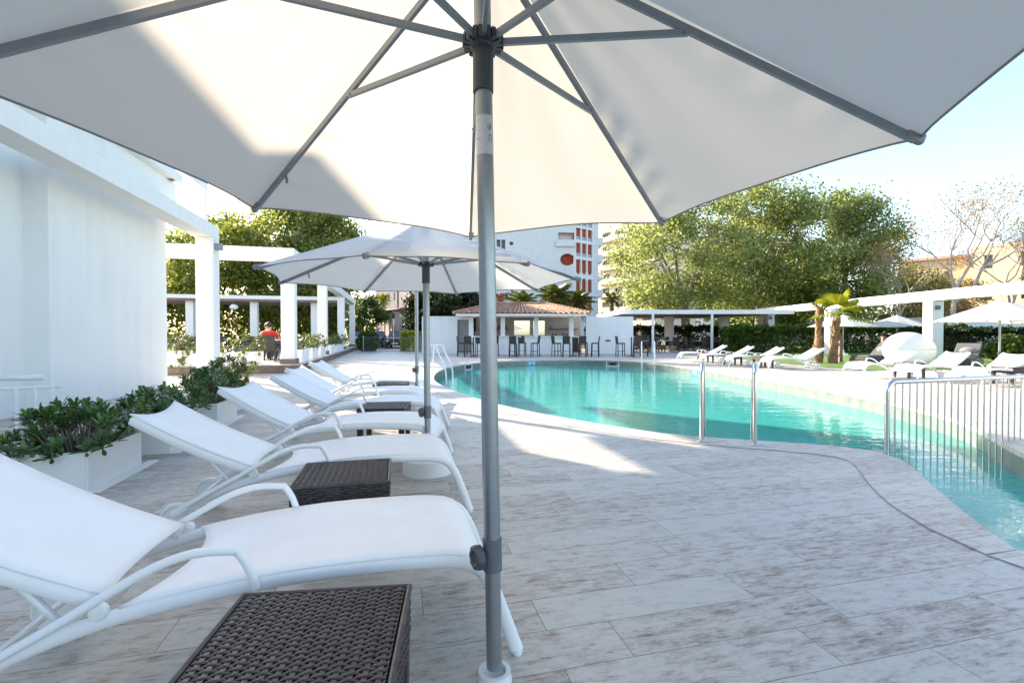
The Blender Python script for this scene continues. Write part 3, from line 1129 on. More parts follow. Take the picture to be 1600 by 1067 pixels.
GU = 'off-white parasols beside the left row of loungers'
hr = 1.865
pv = {7: at(397, 325, hr), 0: at(735, 370, hr), 1: at(1035, 347, hr), 2: at(1438, 215, hr), 6: at(-135, 105, hr)}
c0 = Vector((-0.1, 1.60, 0))
pv[3] = Vector((1.10, 0.50, hr))
for k, ang in ((4, 173), (5, 212)):
    pv[k] = Vector((c0.x + 1.45 * math.sin(R(ang)), c0.y + 1.45 * math.cos(R(ang)), hr))
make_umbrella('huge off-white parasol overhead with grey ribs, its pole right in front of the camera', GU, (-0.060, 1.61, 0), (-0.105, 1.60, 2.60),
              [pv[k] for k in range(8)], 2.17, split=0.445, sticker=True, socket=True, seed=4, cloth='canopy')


def regular(cx, cy, r_, z, th):
    return [Vector((cx + r_ * math.sin(R(th + 45 * k)), cy + r_ * math.cos(R(th + 45 * k)), z)) for k in range(8)]


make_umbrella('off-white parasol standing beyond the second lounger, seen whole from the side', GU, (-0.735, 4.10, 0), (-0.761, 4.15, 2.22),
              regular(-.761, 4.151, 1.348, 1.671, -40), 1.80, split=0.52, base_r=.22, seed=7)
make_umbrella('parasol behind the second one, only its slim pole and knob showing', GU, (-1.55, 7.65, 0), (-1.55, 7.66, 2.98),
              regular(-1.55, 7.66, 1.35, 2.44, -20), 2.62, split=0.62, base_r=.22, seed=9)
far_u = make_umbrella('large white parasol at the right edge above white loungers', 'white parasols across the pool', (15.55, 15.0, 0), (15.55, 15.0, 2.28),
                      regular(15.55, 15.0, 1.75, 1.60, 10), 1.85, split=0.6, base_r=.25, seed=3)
dup(far_u, (22.0, 26.9, 0), R(20), 'small distant white parasol right of the palms, above the white pod')
dup(far_u, (18.3, 26.0, 0), R(35), 'small distant white parasol partly hidden behind the two palm trunks')
dup(far_u, (20.2, 17.2, 0), R(15), 'white parasol cut off by the right edge of the picture')

# ---------------------------------------------------------------- plants
def leaf_quads(pos, dirs, nrm, length, width):
    """each leaf a long folded blade of two quads; arrays (n,3)"""
    n_ = len(pos)
    side = np.cross(dirs, nrm)
    side /= np.linalg.norm(side, axis=1, keepdims=True) + 1e-9
    l = np.asarray(length).reshape(-1, 1)
    w = np.asarray(width).reshape(-1, 1)
    a = pos
    m1 = pos + dirs * l * .55 + side * w * .5 - nrm * w * .12
    m2 = pos + dirs * l * .55 - side * w * .5 - nrm * w * .12
    c = pos + dirs * l * .5 + nrm * w * .08
    e = pos + dirs * l
    vs_ = np.stack([a, m1, e, m2], 1).reshape(-1, 3)
    q = np.arange(n_ * 4).reshape(-1, 4)
    return vs_, q


def unit(a):
    return a / (np.linalg.norm(a, axis=-1, keepdims=True) + 1e-9)


def shrub_mesh(rng, spots, nros, leaf, spread_h, lo, hi):
    """rosettes of blunt leaves on upright twigs; spots = (x0,x1,y0,y1) footprint"""
    x0, x1, y0, y1 = spots
    P_, D_, N_, L_, W_ = [], [], [], [], []
    stems = B()
    for i in range(nros):
        fx, fy = rng.random(), rng.random()
        bx, by = x0 + (x1 - x0) * fx, y0 + (y1 - y0) * fy
        ex, ey = (fx - .5) * 2, (fy - .5) * 2
        edge = max(abs(ex), abs(ey))
        h_ = lo + (hi - lo) * (rng.random() ** .8) * (1 - .55 * edge ** 3)
        tip = np.array([bx + ex * spread_h * (.4 + rng.random()), by + ey * spread_h * (.4 + rng.random()), h_])
        ax = unit(np.array([ex * .55 * edge + rng.normal() * .25, ey * .55 * edge + rng.normal() * .25, 1.0]))
        root = np.array([bx * .6 + (x0 + x1) * .2, by * .6 + (y0 + y1) * .2, lo * .5])
        stems.tube([root, (root + tip) / 2 + np.array([0, 0, .02]), tip], [.006, .005, .004], 5)
        t1 = unit(np.cross(ax, [0.3, 1, 0.2]))
        t2 = np.cross(ax, t1)
        nl = rng.integers(13, 19)
        for k in range(nl):
            a = k * 2.4 + rng.normal() * .2
            el = 0.1 + 1.15 * (k / nl)
            out = t1 * math.cos(a) + t2 * math.sin(a)
            d = unit(out * math.cos(el) + ax * math.sin(el) + rng.normal(size=3) * .08)
            nr = unit(ax * math.cos(el) - out * math.sin(el))
            P_.append(tip - ax * .045 * (1 - k / nl))
            D_.append(d); N_.append(nr)
            s_ = leaf * (.75 + .45 * rng.random()) * (1 - .25 * k / nl)
            L_.append(s_); W_.append(s_ * .33)
    P_, D_, N_, L_, W_ = map(np.array, (P_, D_, N_, L_, W_))
    side = unit(np.cross(D_, N_))
    l, w = L_[:, None], W_[:, None]
    prof = [(0, .10), (.35, .30), (.70, .50), (.92, .36), (1.0, .06)]
    rows = []
    for u_, hw in prof:
        c = P_ + D_ * l * u_ - N_ * l * .12 * u_ ** 2 * 1.0
        rows += [c - side * w * hw + N_ * w * hw * .25, c, c + side * w * hw + N_ * w * hw * .25]
    vs_ = np.stack(rows, 1)
    nl = len(P_)
    nv = 15
    q = []
    for i in range(4):
        for j in range(2):
            q.append([i * 3 + j, i * 3 + j + 1, i * 3 + j + 4, i * 3 + j + 3])
    q = np.array(q)
    allq = (q[None] + (np.arange(nl) * nv)[:, None, None]).reshape(-1, 4)
    return vs_.reshape(-1, 3), allq, stems


def shrub(name, label, loc, rotz, spots, nros, leaf, spread_h, lo, hi, seed, mat=None, group=None):
    t = thing(name, label, 'shrub', loc, rotz, group)
    vs_, q, st = shrub_mesh(np.random.default_rng(seed), spots, nros, leaf, spread_h, lo, hi)
    np_mesh('foliage', vs_, q, mat or M['leaf_shrub'], t)
    st.make('stems', M['trunk'], t)
    return t


def planter(label, loc, rotz, l, w, h, tray=False, group=None):
    """box along local y; origin at its front right bottom corner"""
    t = thing('planter', label, 'planter', loc, rotz, group)
    b = B()
    tk = .018
    b.box(-w, 0, 0, -w + tk, l, h); b.box(-tk, 0, 0, 0, l, h)
    b.box(-w + tk, 0, 0, -tk, tk, h); b.box(-w + tk, l - tk, 0, -tk, l, h)
    b.make('box', M['plaster'], t, bevel=.004)
    b = B()
    b.grid(lambda u_, v_: (-w + tk + (w - 2 * tk) * u_, tk + (l - 2 * tk) * v_, h - .04 + .012 * math.sin(u_ * 7) * math.sin(v_ * 9)), 8, 10)
    b.make('soil', M['soil'], t, fix=False)
    if tray:
        b = B()
        b.box(.0, -.015, 0.0, .085, l + .12, .018)
        b.make('base_board', M['plaster'], t, bevel=.003)
    return t


GP = 'white planters along the hotel wall'
pa = [(Vector((-3.205, 3.54, 0)), .77, 'nearest white planter at the left, with an overhanging dark green shrub'),
      (Vector((-3.43, 4.70, 0)), .75, 'middle white planter, mostly hidden by the head of the second lounger'),
      (Vector((-3.78, 6.02, 0)), .75, 'third white planter, behind the head of the third lounger')]
GS = 'dark green shrubs in the white planters'
sl = ['dark green leathery shrub in the nearest white planter', 'dark green leathery shrub in the middle white planter', 'green leathery shrub in the third white planter, catching some sun']
for i, (p, l, lab) in enumerate(pa):
    planter(lab, p, DA, l, .46 if i else .50, .31, True, GP)
    shrub('pittosporum_shrub', sl[i], p, DA, (-.42, -.04, .04, l - .04), [85, 80, 80][i], .10, .14, .30, [.66, .66, .76][i], 11 + i, group=GS)
pl = planter('fourth white planter at the end of the wall row, nearly hidden by shrubs', Vector((-4.35, 7.3, 0)), DA, .7, .46, .31, True, GP)
shrub('pittosporum_shrub', 'yellow-tipped green shrub farthest along the wall row of planters', Vector((-4.35, 7.3, 0)), DA, (-.42, -.04, .04, .66), 80, .10, .2, .30, .85, 19, mat=M['leaf_terrace'], group=GS)
# low twig at the left edge, growing from behind the first lounger
shrub('pittosporum_shrub', 'low dark green twig reaching in at the left edge beside the handrail', Vector((-3.45, 3.25, 0)), DA, (-.35, -.10, .0, .40), 14, .085, .16, .16, .38, 23, group=GS)


def tree(name, label, base, H, rad, trunk_r, nleaf, leaf, mat, seed, ntips=90, crown=(.60, .40), lean=(0, 0), bark='trunk', group=None, gap=.5, tips_only=False, squash=1.0):
    rng = np.random.default_rng(seed)
    t = thing(name, label, 'tree', base, 0, group)
    cz, rz = H * crown[0], H * crown[1]
    tips = []
    while len(tips) < ntips:
        p = rng.normal(size=3)
        p = p / np.linalg.norm(p) * (gap + (1 - gap) * rng.random() ** .5)
        if p[2] < -.85:
            continue
        bul = 1 + .22 * math.sin(3 * math.atan2(p[1], p[0]) + seed) + .12 * math.sin(5 * p[2] + seed * 2)
        tips.append(np.array([p[0] * rad * bul + lean[0] * H, p[1] * rad * squash * bul + lean[1] * H, cz + p[2] * rz * (1 + .1 * rng.normal())]))
    tips = np.array(tips)
    b = B()
    fork = np.array([lean[0] * H * .4, lean[1] * H * .4, H * (crown[0] - crown[1] * .75)])
    b.tube([(0, 0, -.1), (0, 0, .15), fork * .5 + rng.normal(size=3) * .06, fork], [trunk_r * 1.45, trunk_r * 1.1, trunk_r * .95, trunk_r * .85], 10)
    limbs = []
    nl = 6
    for i in range(nl):
        a = 6.283 * i / nl + rng.normal() * .3
        e = np.array([math.cos(a) * rad * .42 + lean[0] * H, math.sin(a) * rad * .42 * squash + lean[1] * H, cz + rz * (.05 + .3 * rng.random())])
        mid = (fork + e) / 2 + rng.normal(size=3) * rad * .06
        b.tube([fork - np.array([0, 0, .1]), mid, e], [trunk_r * .55, trunk_r * .38, trunk_r * .2], 7)
        limbs += [mid, e, (mid + e) / 2]
    limbs.append(fork)
    limbs = np.array(limbs)
    for p in tips:
        k = np.argmin(((limbs - p) ** 2).sum(1) + rng.random(len(limbs)) * rad * .3)
        q = limbs[k]
        mid = (p + q) / 2 + rng.normal(size=3) * rad * .05 + np.array([0, 0, rad * .04])
        b.tube([q, mid, p], [trunk_r * .16, trunk_r * .10, trunk_r * .04], 4, caps=False)
    b.make('trunk', M[bark], t, smooth=60)
    if nleaf:
        per = nleaf // ntips
        sg = rad * .128
        pos = (tips[:, None, :] + rng.normal(size=(ntips, per, 3)) * np.array([sg, sg, sg * .8]) * (0.6 + .8 * rng.random((ntips, 1, 1)))).reshape(-1, 3)
        n_ = len(pos)
        d = unit(rng.normal(size=(n_, 3)) + np.array([0, 0, -.5]))
        nr = unit(rng.normal(size=(n_, 3)) + np.array([0, 0, .9]))
        s_ = leaf * (.6 + .8 * rng.random(n_))
        vs_, q = leaf_quads(pos, d, nr, s_, s_ * .8)
        np_mesh('crown', vs_, q, mat, t)
    return t


def bush_mass(name, label, cat, loc, size, nleaf, leaf, mat, seed, rotz=0, group=None, box=True):
    """clipped or loose mass of leaves filling a rounded box"""
    rng = np.random.default_rng(seed)
    t = thing(name, label, cat, loc, rotz, group)
    sx, sy, sz = size
    p = rng.random((nleaf, 3)) * 2 - 1
    k = rng.random(nleaf)
    if box:
        ax = rng.choice(3, nleaf, p=[.2, .35, .45])
        sgn = np.where(rng.random(nleaf) < .5, -1, 1)
        sgn = np.where(ax == 2, 1, sgn)
        p[np.arange(nleaf), ax] = sgn * (1 - .16 * k ** 2)
    else:
        p = unit(rng.normal(size=(nleaf, 3))) * (1 - .5 * k ** 2)[:, None]
    lump = .06 * np.sin(p[:, 0] * 9 * max(1, sx / 4) + seed) + .05 * np.sin(p[:, 0] * 23 * max(1, sx / 4)) + .05 * np.sin(p[:, 1] * 7)
    pos = np.stack([p[:, 0] * sx / 2, p[:, 1] * sy / 2 * (1 + lump), (p[:, 2] * .5 + .5) * sz * (1 + lump)], 1)
    d = unit(p * np.array([.4, 1, .8]) + rng.normal(size=(nleaf, 3)) * .8)
    nr = unit(rng.normal(size=(nleaf, 3)) + np.array([0, -.3, .6]))
    s_ = leaf * (.6 + .8 * rng.random(nleaf))
    vs_, q = leaf_quads(pos, d, nr, s_, s_ * .7)
    np_mesh('foliage', vs_, q, mat, t)
    b = B()
    ns = max(3, int(sx / .8))
    for i in range(ns):
        x = -sx / 2 + sx * (i + .5) / ns
        b.tube([(x, 0, -.05), (x + .05, .03, sz * .5), (x - .03, 0, sz * .85)], [.035, .025, .012], 5)
    b.make('stems', M['trunk'], t)
    return t


def frond(rng, length, up, droop, n_=20, leaf=.35, wid=.03):
    """feather palm frond in local x direction; returns verts, quads"""
    ps, ds = [], []
    for i in range(n_ + 1):
        s_ = i / n_
        x = length * s_ * (math.cos(up) * .55 + .45 * math.cos(up - droop * s_))
        z = length * (s_ * math.sin(up) - droop * .42 * s_ ** 2)
        ps.append(np.array([x, 0, z]))
    V_, Q_ = [], []
    for i in range(n_):
        a, b_ = ps[i], ps[i + 1]
        o = len(V_)
        w = .03 * (1 - i / n_) + .008
        V_ += [a + [0, -w, 0], a + [0, w, 0], b_ + [0, w, 0], b_ + [0, -w, 0]]
        Q_.append([o, o + 1, o + 2, o + 3])
        if i < 2:
            continue
        t = unit(b_ - a)
        ll = leaf * math.sin(math.pi * min(1, (i + 2) / n_ * .86 + .08)) * (.85 + .3 * rng.random())
        for sg in (-1, 1):
            d = unit(t * .55 + np.array([0, sg * .9, -.22 + rng.normal() * .1]))
            n2 = unit(np.cross(d, t)) 
            for k in range(2):
                c = a + (b_ - a) * (k * .5)
                o = len(V_)
                sd = t * wid
                V_ += [c - sd * .5, c + sd * .5, c + d * ll * .6 + sd * .5 + [0, 0, -.02 * ll], c + d * ll + [0, 0, -.22 * ll]]
                Q_.append([o, o + 1, o + 2, o + 3])
    return np.array(V_), np.array(Q_)


def feather_palm(label, base, trunk_h, trunk_r, fl, nf, seed, group=None, leaf='leaf_palm'):
    rng = np.random.default_rng(seed)
    t = thing('palm_tree', label, 'palm', base, 0, group)
    b = B()
    pts, rs = [], []
    for i in range(13):
        f_ = i / 12
        pts.append((.04 * math.sin(f_ * 4), .03 * math.sin(f_ * 3), trunk_h * f_ - .05))
        rs.append(trunk_r * (1.12 - .2 * f_ + (.07 if i % 2 else -.03)))
    b.tube(pts, rs, 10)
    b.make('trunk', M['palm_bark'], t, smooth=30)
    VV, QQ = [], []
    o = 0
    for i in range(nf):
        el = R(80) - R(125) * (i / nf) ** 1.1
        V_, Q_ = frond(rng, fl * (.8 + .3 * rng.random()), el, .9 + .5 * rng.random(), leaf=fl * .22, wid=.05)
        a = i * 2.399 + rng.normal() * .15
        ca, sa = math.cos(a), math.sin(a)
        X = np.stack([V_[:, 0] * ca - V_[:, 1] * sa, V_[:, 0] * sa + V_[:, 1] * ca, V_[:, 2] + trunk_h], 1)
        VV.append(X); QQ.append(Q_ + o); o += len(X)
    np_mesh('fronds', np.concatenate(VV), np.concatenate(QQ), M[leaf], t)
    return t


def fan_palm(label, base, trunk_h, r0, r1, lean, nf, fsize, seed, group=None, petiole=.55, skirt=True):
    rng = np.random.default_rng(seed)
    t = thing('fan_palm', label, 'palm', base, 0, group)
    b = B()
    nseg = 10
    pts = [np.array([lean * (i / nseg) ** 1.2, 0, trunk_h * i / nseg - .03]) for i in range(nseg + 1)]
    rs = [r0 + (r1 - r0) * (i / nseg) ** .7 for i in range(nseg + 1)]
    b.tube(pts, [r_ * .86 for r_ in rs], 12)
    for i in range(26 * int(max(1, trunk_h))):      # overlapping old leaf bases
        f_ = rng.random()
        a = rng.random() * 6.283
        j = min(nseg - 1, int(f_ * nseg))
        c = pts[j] + (pts[j + 1] - pts[j]) * (f_ * nseg - j)
        r_ = r0 + (r1 - r0) * f_ ** .7
        out = np.array([math.cos(a), math.sin(a), 0])
        tg = np.array([-math.sin(a), math.cos(a), 0])
        w = r_ * .42
        q = [c + out * r_ * .84 - tg * w, c + out * r_ * .84 + tg * w, c + out * r_ * 1.22 + tg * w * .25 + np.array([0, 0, .17]), c + out * r_ * 1.22 - tg * w * .25 + np.array([0, 0, .17])]
        b.extr(q, out * .018)
    b.make('trunk', M['palm_bark'], t)
    VV, QQ, o = [], [], 0
    tip = pts[-1]
    for i in range(nf):
        a = i * 2.4 + seed
        el = R(72) - R(95) * (i / max(1, nf))
        d = np.array([math.cos(a) * math.cos(el), math.sin(a) * math.cos(el), math.sin(el)])
        c = tip + d * petiole
        sd = unit(np.cross(d, [0, 0, 1.0]))
        up = np.cross(sd, d)
        w = .014
        VV.append(np.array([tip - sd * w, tip + sd * w, c + sd * w, c - sd * w])); QQ.append(np.array([[0, 1, 2, 3]]) + o); o += 4
        nb = 18
        for k in range(nb):
            th = R(-105) + R(210) * k / (nb - 1)
            e = d * math.cos(th) + sd * math.sin(th)
            ln = fsize * (.8 + .25 * math.cos(th))
            pw = unit(np.cross(e, up)) * fsize * .07
            m_ = c + e * ln * .6 + up * .03
            f = c + e * ln - np.array([0, 0, ln * .22])
            VV.append(np.array([c - pw * .2, m_ - pw, f, m_ + pw])); QQ.append(np.array([[0, 1, 2, 3]]) + o); o += 4
    np_mesh('fan_leaves', np.concatenate(VV), np.concatenate(QQ), M['leaf_fan'], t)
    return t


def bare_tree(label, base, H, rad, tr, seed, nleaf=500, group=None):
    rng = np.random.default_rng(seed)
    t = thing('bare_tree', label, 'tree', base, 0, group)
    b = B()
    ends = []

    def grow(p, d, l, r_, lev):
        q = p + d * l
        mid = (p + q) / 2 + rng.normal(size=3) * l * .06
        b.tube([p, mid, q], [r_, r_ * .85, r_ * .68], 7 if lev < 2 else 4, caps=lev < 2)
        if lev >= 5:
            ends.append(q)
            return
        for k in range(3 if lev < 4 else 2):
            nd = unit(d + rng.normal(size=3) * (.46 if lev else .42) * np.array([1, 1, .6]) + np.array([0, 0, .12]))
            grow(q, nd, l * (.60 + .25 * rng.random()), r_ * .60, lev + 1)
    grow(np.array([0, 0, -.1]), unit(np.array([.03, 0, 1.0])), H * .30, tr, 0)
    b.make('trunk', M['bare'], t, smooth=60)
    e = np.array(ends)
    idx = rng.integers(0, len(e), nleaf)
    pos = e[idx] + rng.normal(size=(nleaf, 3)) * .3
    s_ = .09 + .06 * rng.random(nleaf)
    vs_, q = leaf_quads(pos, unit(rng.normal(size=(nleaf, 3))), unit(rng.normal(size=(nleaf, 3))), s_, s_ * .6)
    np_mesh('crown', vs_, q, M['leaf_dry'], t)
    return t


# trees behind the restaurant terrace on the left
tree('broadleaf_tree', 'sunlit yellow-green tree left of the white portico post, behind the terrace', (-23.5, 37.5, 0), 10.5, 4.6, .22, 26000, .235, M['leaf_left'], 31, 95, (.54, .46))
tree('broadleaf_tree', 'tall yellow-green tree rising just right of the portico post', (-18.2, 38.5, 0), 13.2, 4.4, .24, 30000, .235, M['leaf_left'], 32, 100, (.54, .46))
tree('broadleaf_tree', 'darker loose tree at the left parasol tip, thinning towards the sky', (-16.4, 40.5, 0), 11.8, 3.8, .2, 14000, .22, M['leaf_plane'], 33, 60, (.66, .34))
bush_mass('tall_hedge', 'tall yellow-green hedge behind the terrace sofa', 'hedge', W(-12.6, 38.5), (17, 2.2, 3.6), 30000, .24, M['leaf_left'], 34, DA)
tree('broadleaf_tree', 'dark green tree behind the right-hand pillars of the terrace', (-19.0, 45.0, 0), 7.5, 3.0, .2, 16000, .26, M['leaf_plane'], 35, 80, (.52, .46))
# big trees across the pool
GT2 = 'big green trees across the pool'
tree('plane_tree', 'light green tree with a pale trunk, rising behind the dining tables', (15.6, 42.0, 0), 13.5, 5.6, .42, 26000, .22, M['leaf_plane'], 41, 78, (.58, .42), group=GT2, lean=(-.04, 0))
tree('plane_tree', 'tallest dense green tree, its rounded top just below the parasol rim', (24.2, 46.0, 0), 16.6, 5.4, .4, 38000, .23, M['leaf_plane'], 42, 92, (.57, .43), group=GT2)
tree('plane_tree', 'broad green tree at the right end of the big tree group, left of bare branches', (32.0, 46.5, 0), 14.9, 5.3, .4, 38000, .23, M['leaf_plane'], 43, 92, (.55, .45), group=GT2)
tree('plane_tree', 'low bushy tree in the gap under the two tallest trees', (27.5, 52.0, 0), 9.0, 5.5, .3, 22000, .32, M['leaf_plane'], 44, 100, (.55, .45), group=GT2)
bare_tree('tall bare twiggy tree near the right edge, forking above the white beam', (28.5, 30.5, 0), 11.0, 4, .19, 51, 2600)
bare_tree('bare pale branched tree just right of the green trees', (32.0, 39.0, 0), 9.0, 3.5, .13, 53, 2200)
bare_tree('bare tree at the right edge in front of the cream building', (37.0, 35.0, 0), 10.2, 3.5, .15, 57, 2000)
tree('dry_tree', 'low ochre-green tree behind the bare branches, left of the cream corner building', (43.0, 51, 0), 8.6, 3.6, .2, 9000, .22, M['leaf_ochre'], 58, 70, (.58, .42), gap=.35)
tree('dry_tree', 'low brownish tree behind the bare branches near the right edge', (49.5, 53, 0), 8.0, 3.4, .2, 8000, .22, M['leaf_dry'], 59, 70, (.58, .42), gap=.35)
# palms
GPf = 'fan palms beside the pool'
fan_palm('stout fan palm trunk with a dry top, left of its twin', (12.75, 19.6, 0), 2.35, .19, .11, .02, 5, .25, 61, GPf, .18)
fan_palm('fan palm with green fan leaves at its top, right of its twin', (13.25, 19.4, 0), 2.0, .20, .11, .18, 9, .75, 62, GPf)
GPb = 'feather palms behind the bar'
feather_palm('feather palm behind the left end of the tiled bar roof', (0.9, 44, 0), 4.0, .28, 2.5, 34, 63, GPb)
feather_palm('tallest feather palm behind the middle of the tiled bar roof', (4.0, 44, 0), 4.6, .28, 2.7, 38, 64, GPb)
feather_palm('feather palm behind the right end of the tiled bar roof', (6.2, 46, 0), 4.2, .28, 2.7, 36, 65, GPb)
feather_palm('slim palm with an orange trunk right of the balcony building', (9.8, 46, 0), 4.6, .18, 1.5, 22, 66)
feather_palm('small bright palm far down the street on the left', (-17.0, 62, 0), 5.6, .22, 1.7, 26, 67, leaf='leaf_fan')
feather_palm('palm crown cut off by the right edge above the white beam', (30.2, 26.5, 0), 4.6, .25, 1.7, 26, 68, leaf='leaf_dry')
# darker planting round the street
tree('conifer', 'dark spreading conifer left of the bar wall, above the parked cars', (-8.6, 52, 0), 7.2, 2.8, .2, 18000, .30, M['leaf_dark'], 71, 90, (.55, .45))
tree('conifer', 'dark conifer just behind the left bar wall', (-5.6, 50, 0), 6.6, 2.8, .2, 14000, .28, M['leaf_dark'], 72, 80, (.55, .45))
tree('olive_tree', 'grey-green rounded tree beside the far end of the terrace', (-17.6, 56, 0), 6.0, 2.4, .2, 12000, .22, M['leaf_hedge'], 73, 80, (.50, .50))
bush_mass('clipped_hedge', 'bright yellow-green clipped hedge left of the bar wall', 'hedge', (-6.6, 33.4, 0), (2.4, 1.0, 1.25), 7000, .11, M['leaf_bright'], 74)
bush_mass('garden_shrub', 'dark ivy-like shrub at the end of the restaurant terrace', 'shrub', (-10.1, 33.0, 0), (1.5, 1.2, 1.4), 5000, .13, M['leaf_hedge'], 75, box=False)
# hedges across the pool
bush_mass('clipped_hedge', 'long dark green hedge behind the two palm trunks and white pod', 'hedge', (21.5, 30.5, 0), (15.5, 1.2, 1.55), 26000, .16, M['leaf_hedge'], 76)
bush_mass('clipped_hedge', 'dark hedge behind the dining tables under the flat pergola', 'hedge', (12.5, 41.0, 0), (12, 1.2, 1.7), 18000, .18, M['leaf_dark'], 77)
bush_mass('clipped_hedge', 'dark clipped hedge right of the thick white pergola post', 'hedge', (24.5, 25.2, 0), (6.5, 1.0, 1.35), 11000, .14, M['leaf_dark'], 78)
bush_mass('garden_shrub', 'rounded green shrub at the right edge beside the parasol pole', 'shrub', (21.3, 19.8, 0), (2.2, 1.6, 1.05), 6000, .13, M['leaf_hedge'], 79, box=False)
bush_mass('garden_shrub', 'low leafy planter shrub left of the second thick pergola post', 'shrub', (17.2, 33.0, .45), (2.4, 1.0, .8), 3500, .15, M['leaf_hedge'], 80, box=False)

# ---------------------------------------------------------------- restaurant terrace on the left
b = B()
b.dbox(-16, 15.7, 0, -2.95, 42, 0.235)
struct(b.make('terrace', M['brown_stone'], bevel=.01))
b = B()
b.dbox(-16, 15.68, .2352, -2.93, 42, 0.262)
struct(b.make('terrace_paving', M['coping'], bevel=.005))
rp = thing('terrace_pergola', 'white terrace pergola of square pillars and beams with a brown slatted back roof', 'pergola', W(-3.3, 16.2, .26))
hl = rp.location
for k, bb in enumerate((16.05, 23.1, 30.6, 38.0)):
    b = B()
    b.dbox(-3.52, bb, .262, -3.12, bb + .4, 3.5)
    pp = hmake(b, 'pillar', M['plaster'], rp, bevel=.012)
    b = B()
    b.dbox(-3.56, bb - .04, .262, -3.08, bb + .44, .42)
    hmake(b, 'pillar_foot', M['brown_stone'], pp)
b = B()
b.dbox(-16, 16.05, 3.5, -3.12, 16.45, 3.9)
hmake(b, 'front_beam', M['plaster'], rp, bevel=.012)
b = B()
b.dbox(-3.52, 16.45, 3.52, -3.12, 39, 3.9)
hmake(b, 'side_beam', M['plaster'], rp, bevel=.012)
b = B()
b.dbox(-16, 31.2, 3.30, -3.52, 31.45, 3.52)
hmake(b, 'back_beam', M['plaster'], rp, bevel=.01)
b = B()
for k in range(16):
    b.dbox(-16, 31.5 + .3 * k, 3.22, -3.55, 31.62 + .3 * k, 3.34)
hmake(b, 'roof_slats', M['slat'], rp)
b = B()
b.dbox(-16, 31.2, 3.16, -3.52, 31.44, 3.298)
hmake(b, 'slat_edge', M['slat'], rp)
for a in (-15.4, -11.9, -8.45, -5.0):
    b = B()
    b.dbox(a - .2, 31.6, .262, a + .2, 32.0, 3.22)
    hmake(b, 'back_post', M['plaster'], rp)
lamp = thing('pendant_lamp', 'round white pendant lamp under the brown slatted roof', 'lamp', W(-9.35, 31.0, 2.8))
b = B()
b.ico((0, 0, 0), .22, .22, .17, 16, 10)
b.make('shade', M['plastic_white'], lamp, smooth=60)
b = B()
b.tube([(0, 0, .16), (0, 0, .5)], .012, 6)
b.make('cord', M['slate'], lamp)


def sofa(label, loc, rotz, l):
    t = thing('terrace_sofa', label, 'sofa', loc, rotz)
    b = B(); b.box(-l / 2, -.38, .06, l / 2, .38, .40); b.make('seat', M['rattan_dark'], t, bevel=.02)
    b = B(); b.box(-l / 2, .30, .40, l / 2, .44, .82); b.make('backrest', M['rattan_dark'], t, bevel=.03)
    for sx in (-1, 1):
        b = B(); b.box(sx * l / 2 - .07, -.38, .40, sx * l / 2 + .07, .29, .60); b.make('arm', M['rattan_dark'], t, bevel=.02)
    b = B(); b.box(-l / 2 + .1, -.34, .405, l / 2 - .1, .28, .50); b.make('cushion', M['pad_dark'], t, bevel=.03)
    return t


sofa('long dark wicker sofa behind the portico post on the terrace', W(-10.6, 27.5, .262), DA, 4.0)
sofa('dark wicker sofa on the terrace, left of the seated man', W(-6.2, 27.9, .262), DA, 3.4)
# planters and shrubs on the terrace
GQ = 'white planters on the restaurant terrace'
tp = [(-4.05, 15.75, -90, 1.05, .42, .40, 'long white planter on the terrace edge right of the portico post'),
      (-6.02, 15.75, -90, .60, .45, .45, 'square white planter on the terrace left of the portico post'),
      (-3.05, 16.9, 0, 1.3, .42, .42, 'first white planter between the two nearest terrace pillars'),
      (-3.05, 18.9, 0, 1.3, .42, .42, 'second white planter between the two nearest terrace pillars'),
      (-3.05, 20.9, 0, 1.3, .42, .42, 'third white planter between the two nearest terrace pillars'),
      (-3.05, 24.2, 0, 1.3, .42, .42, 'first white planter beyond the second terrace pillar'),
      (-3.05, 26.2, 0, 1.3, .42, .42, 'second white planter beyond the second terrace pillar'),
      (-3.05, 28.2, 0, 1.3, .42, .42, 'third white planter beyond the second terrace pillar')]
for i, (a, bb, dg, l, w, h, lab) in enumerate(tp):
    if dg:
        p = W(a, bb, .262)
        planter(lab, p, DA + R(-90), l, w, h, group=GQ) if False else planter(lab, p + U * 0, DA, w, l, h, group=GQ)
        sp = (-l + .05, -.05, .05, w - .05)
    else:
        p = W(a, bb, .262)
        planter(lab, p, DA, l, w, h, group=GQ)
        sp = (-w + .05, -.05, .05, l - .05)
    shrub('terrace_shrub', 'leafy green shrub in the ' + lab.replace('white ', '', 1), p, DA, sp, 34, .13, .18, h * .9, h + .55, 200 + i, M['leaf_terrace'], 'shrubs in the terrace planters')
shrub('terrace_shrub', 'small yellow-tipped plant at the foot of the terrace, right of the portico post', W(-4.15, 14.9, 0), DA, (-.2, .2, -.2, .2), 10, .13, .15, .25, .85, 231, M['leaf_terrace'])
shrub('terrace_shrub', 'small yellow-tipped plant at the foot of the terrace, left of the portico post', W(-6.02, 14.9, 0), DA, (-.2, .2, -.2, .2), 10, .13, .15, .25, .95, 232, M['leaf_terrace'])


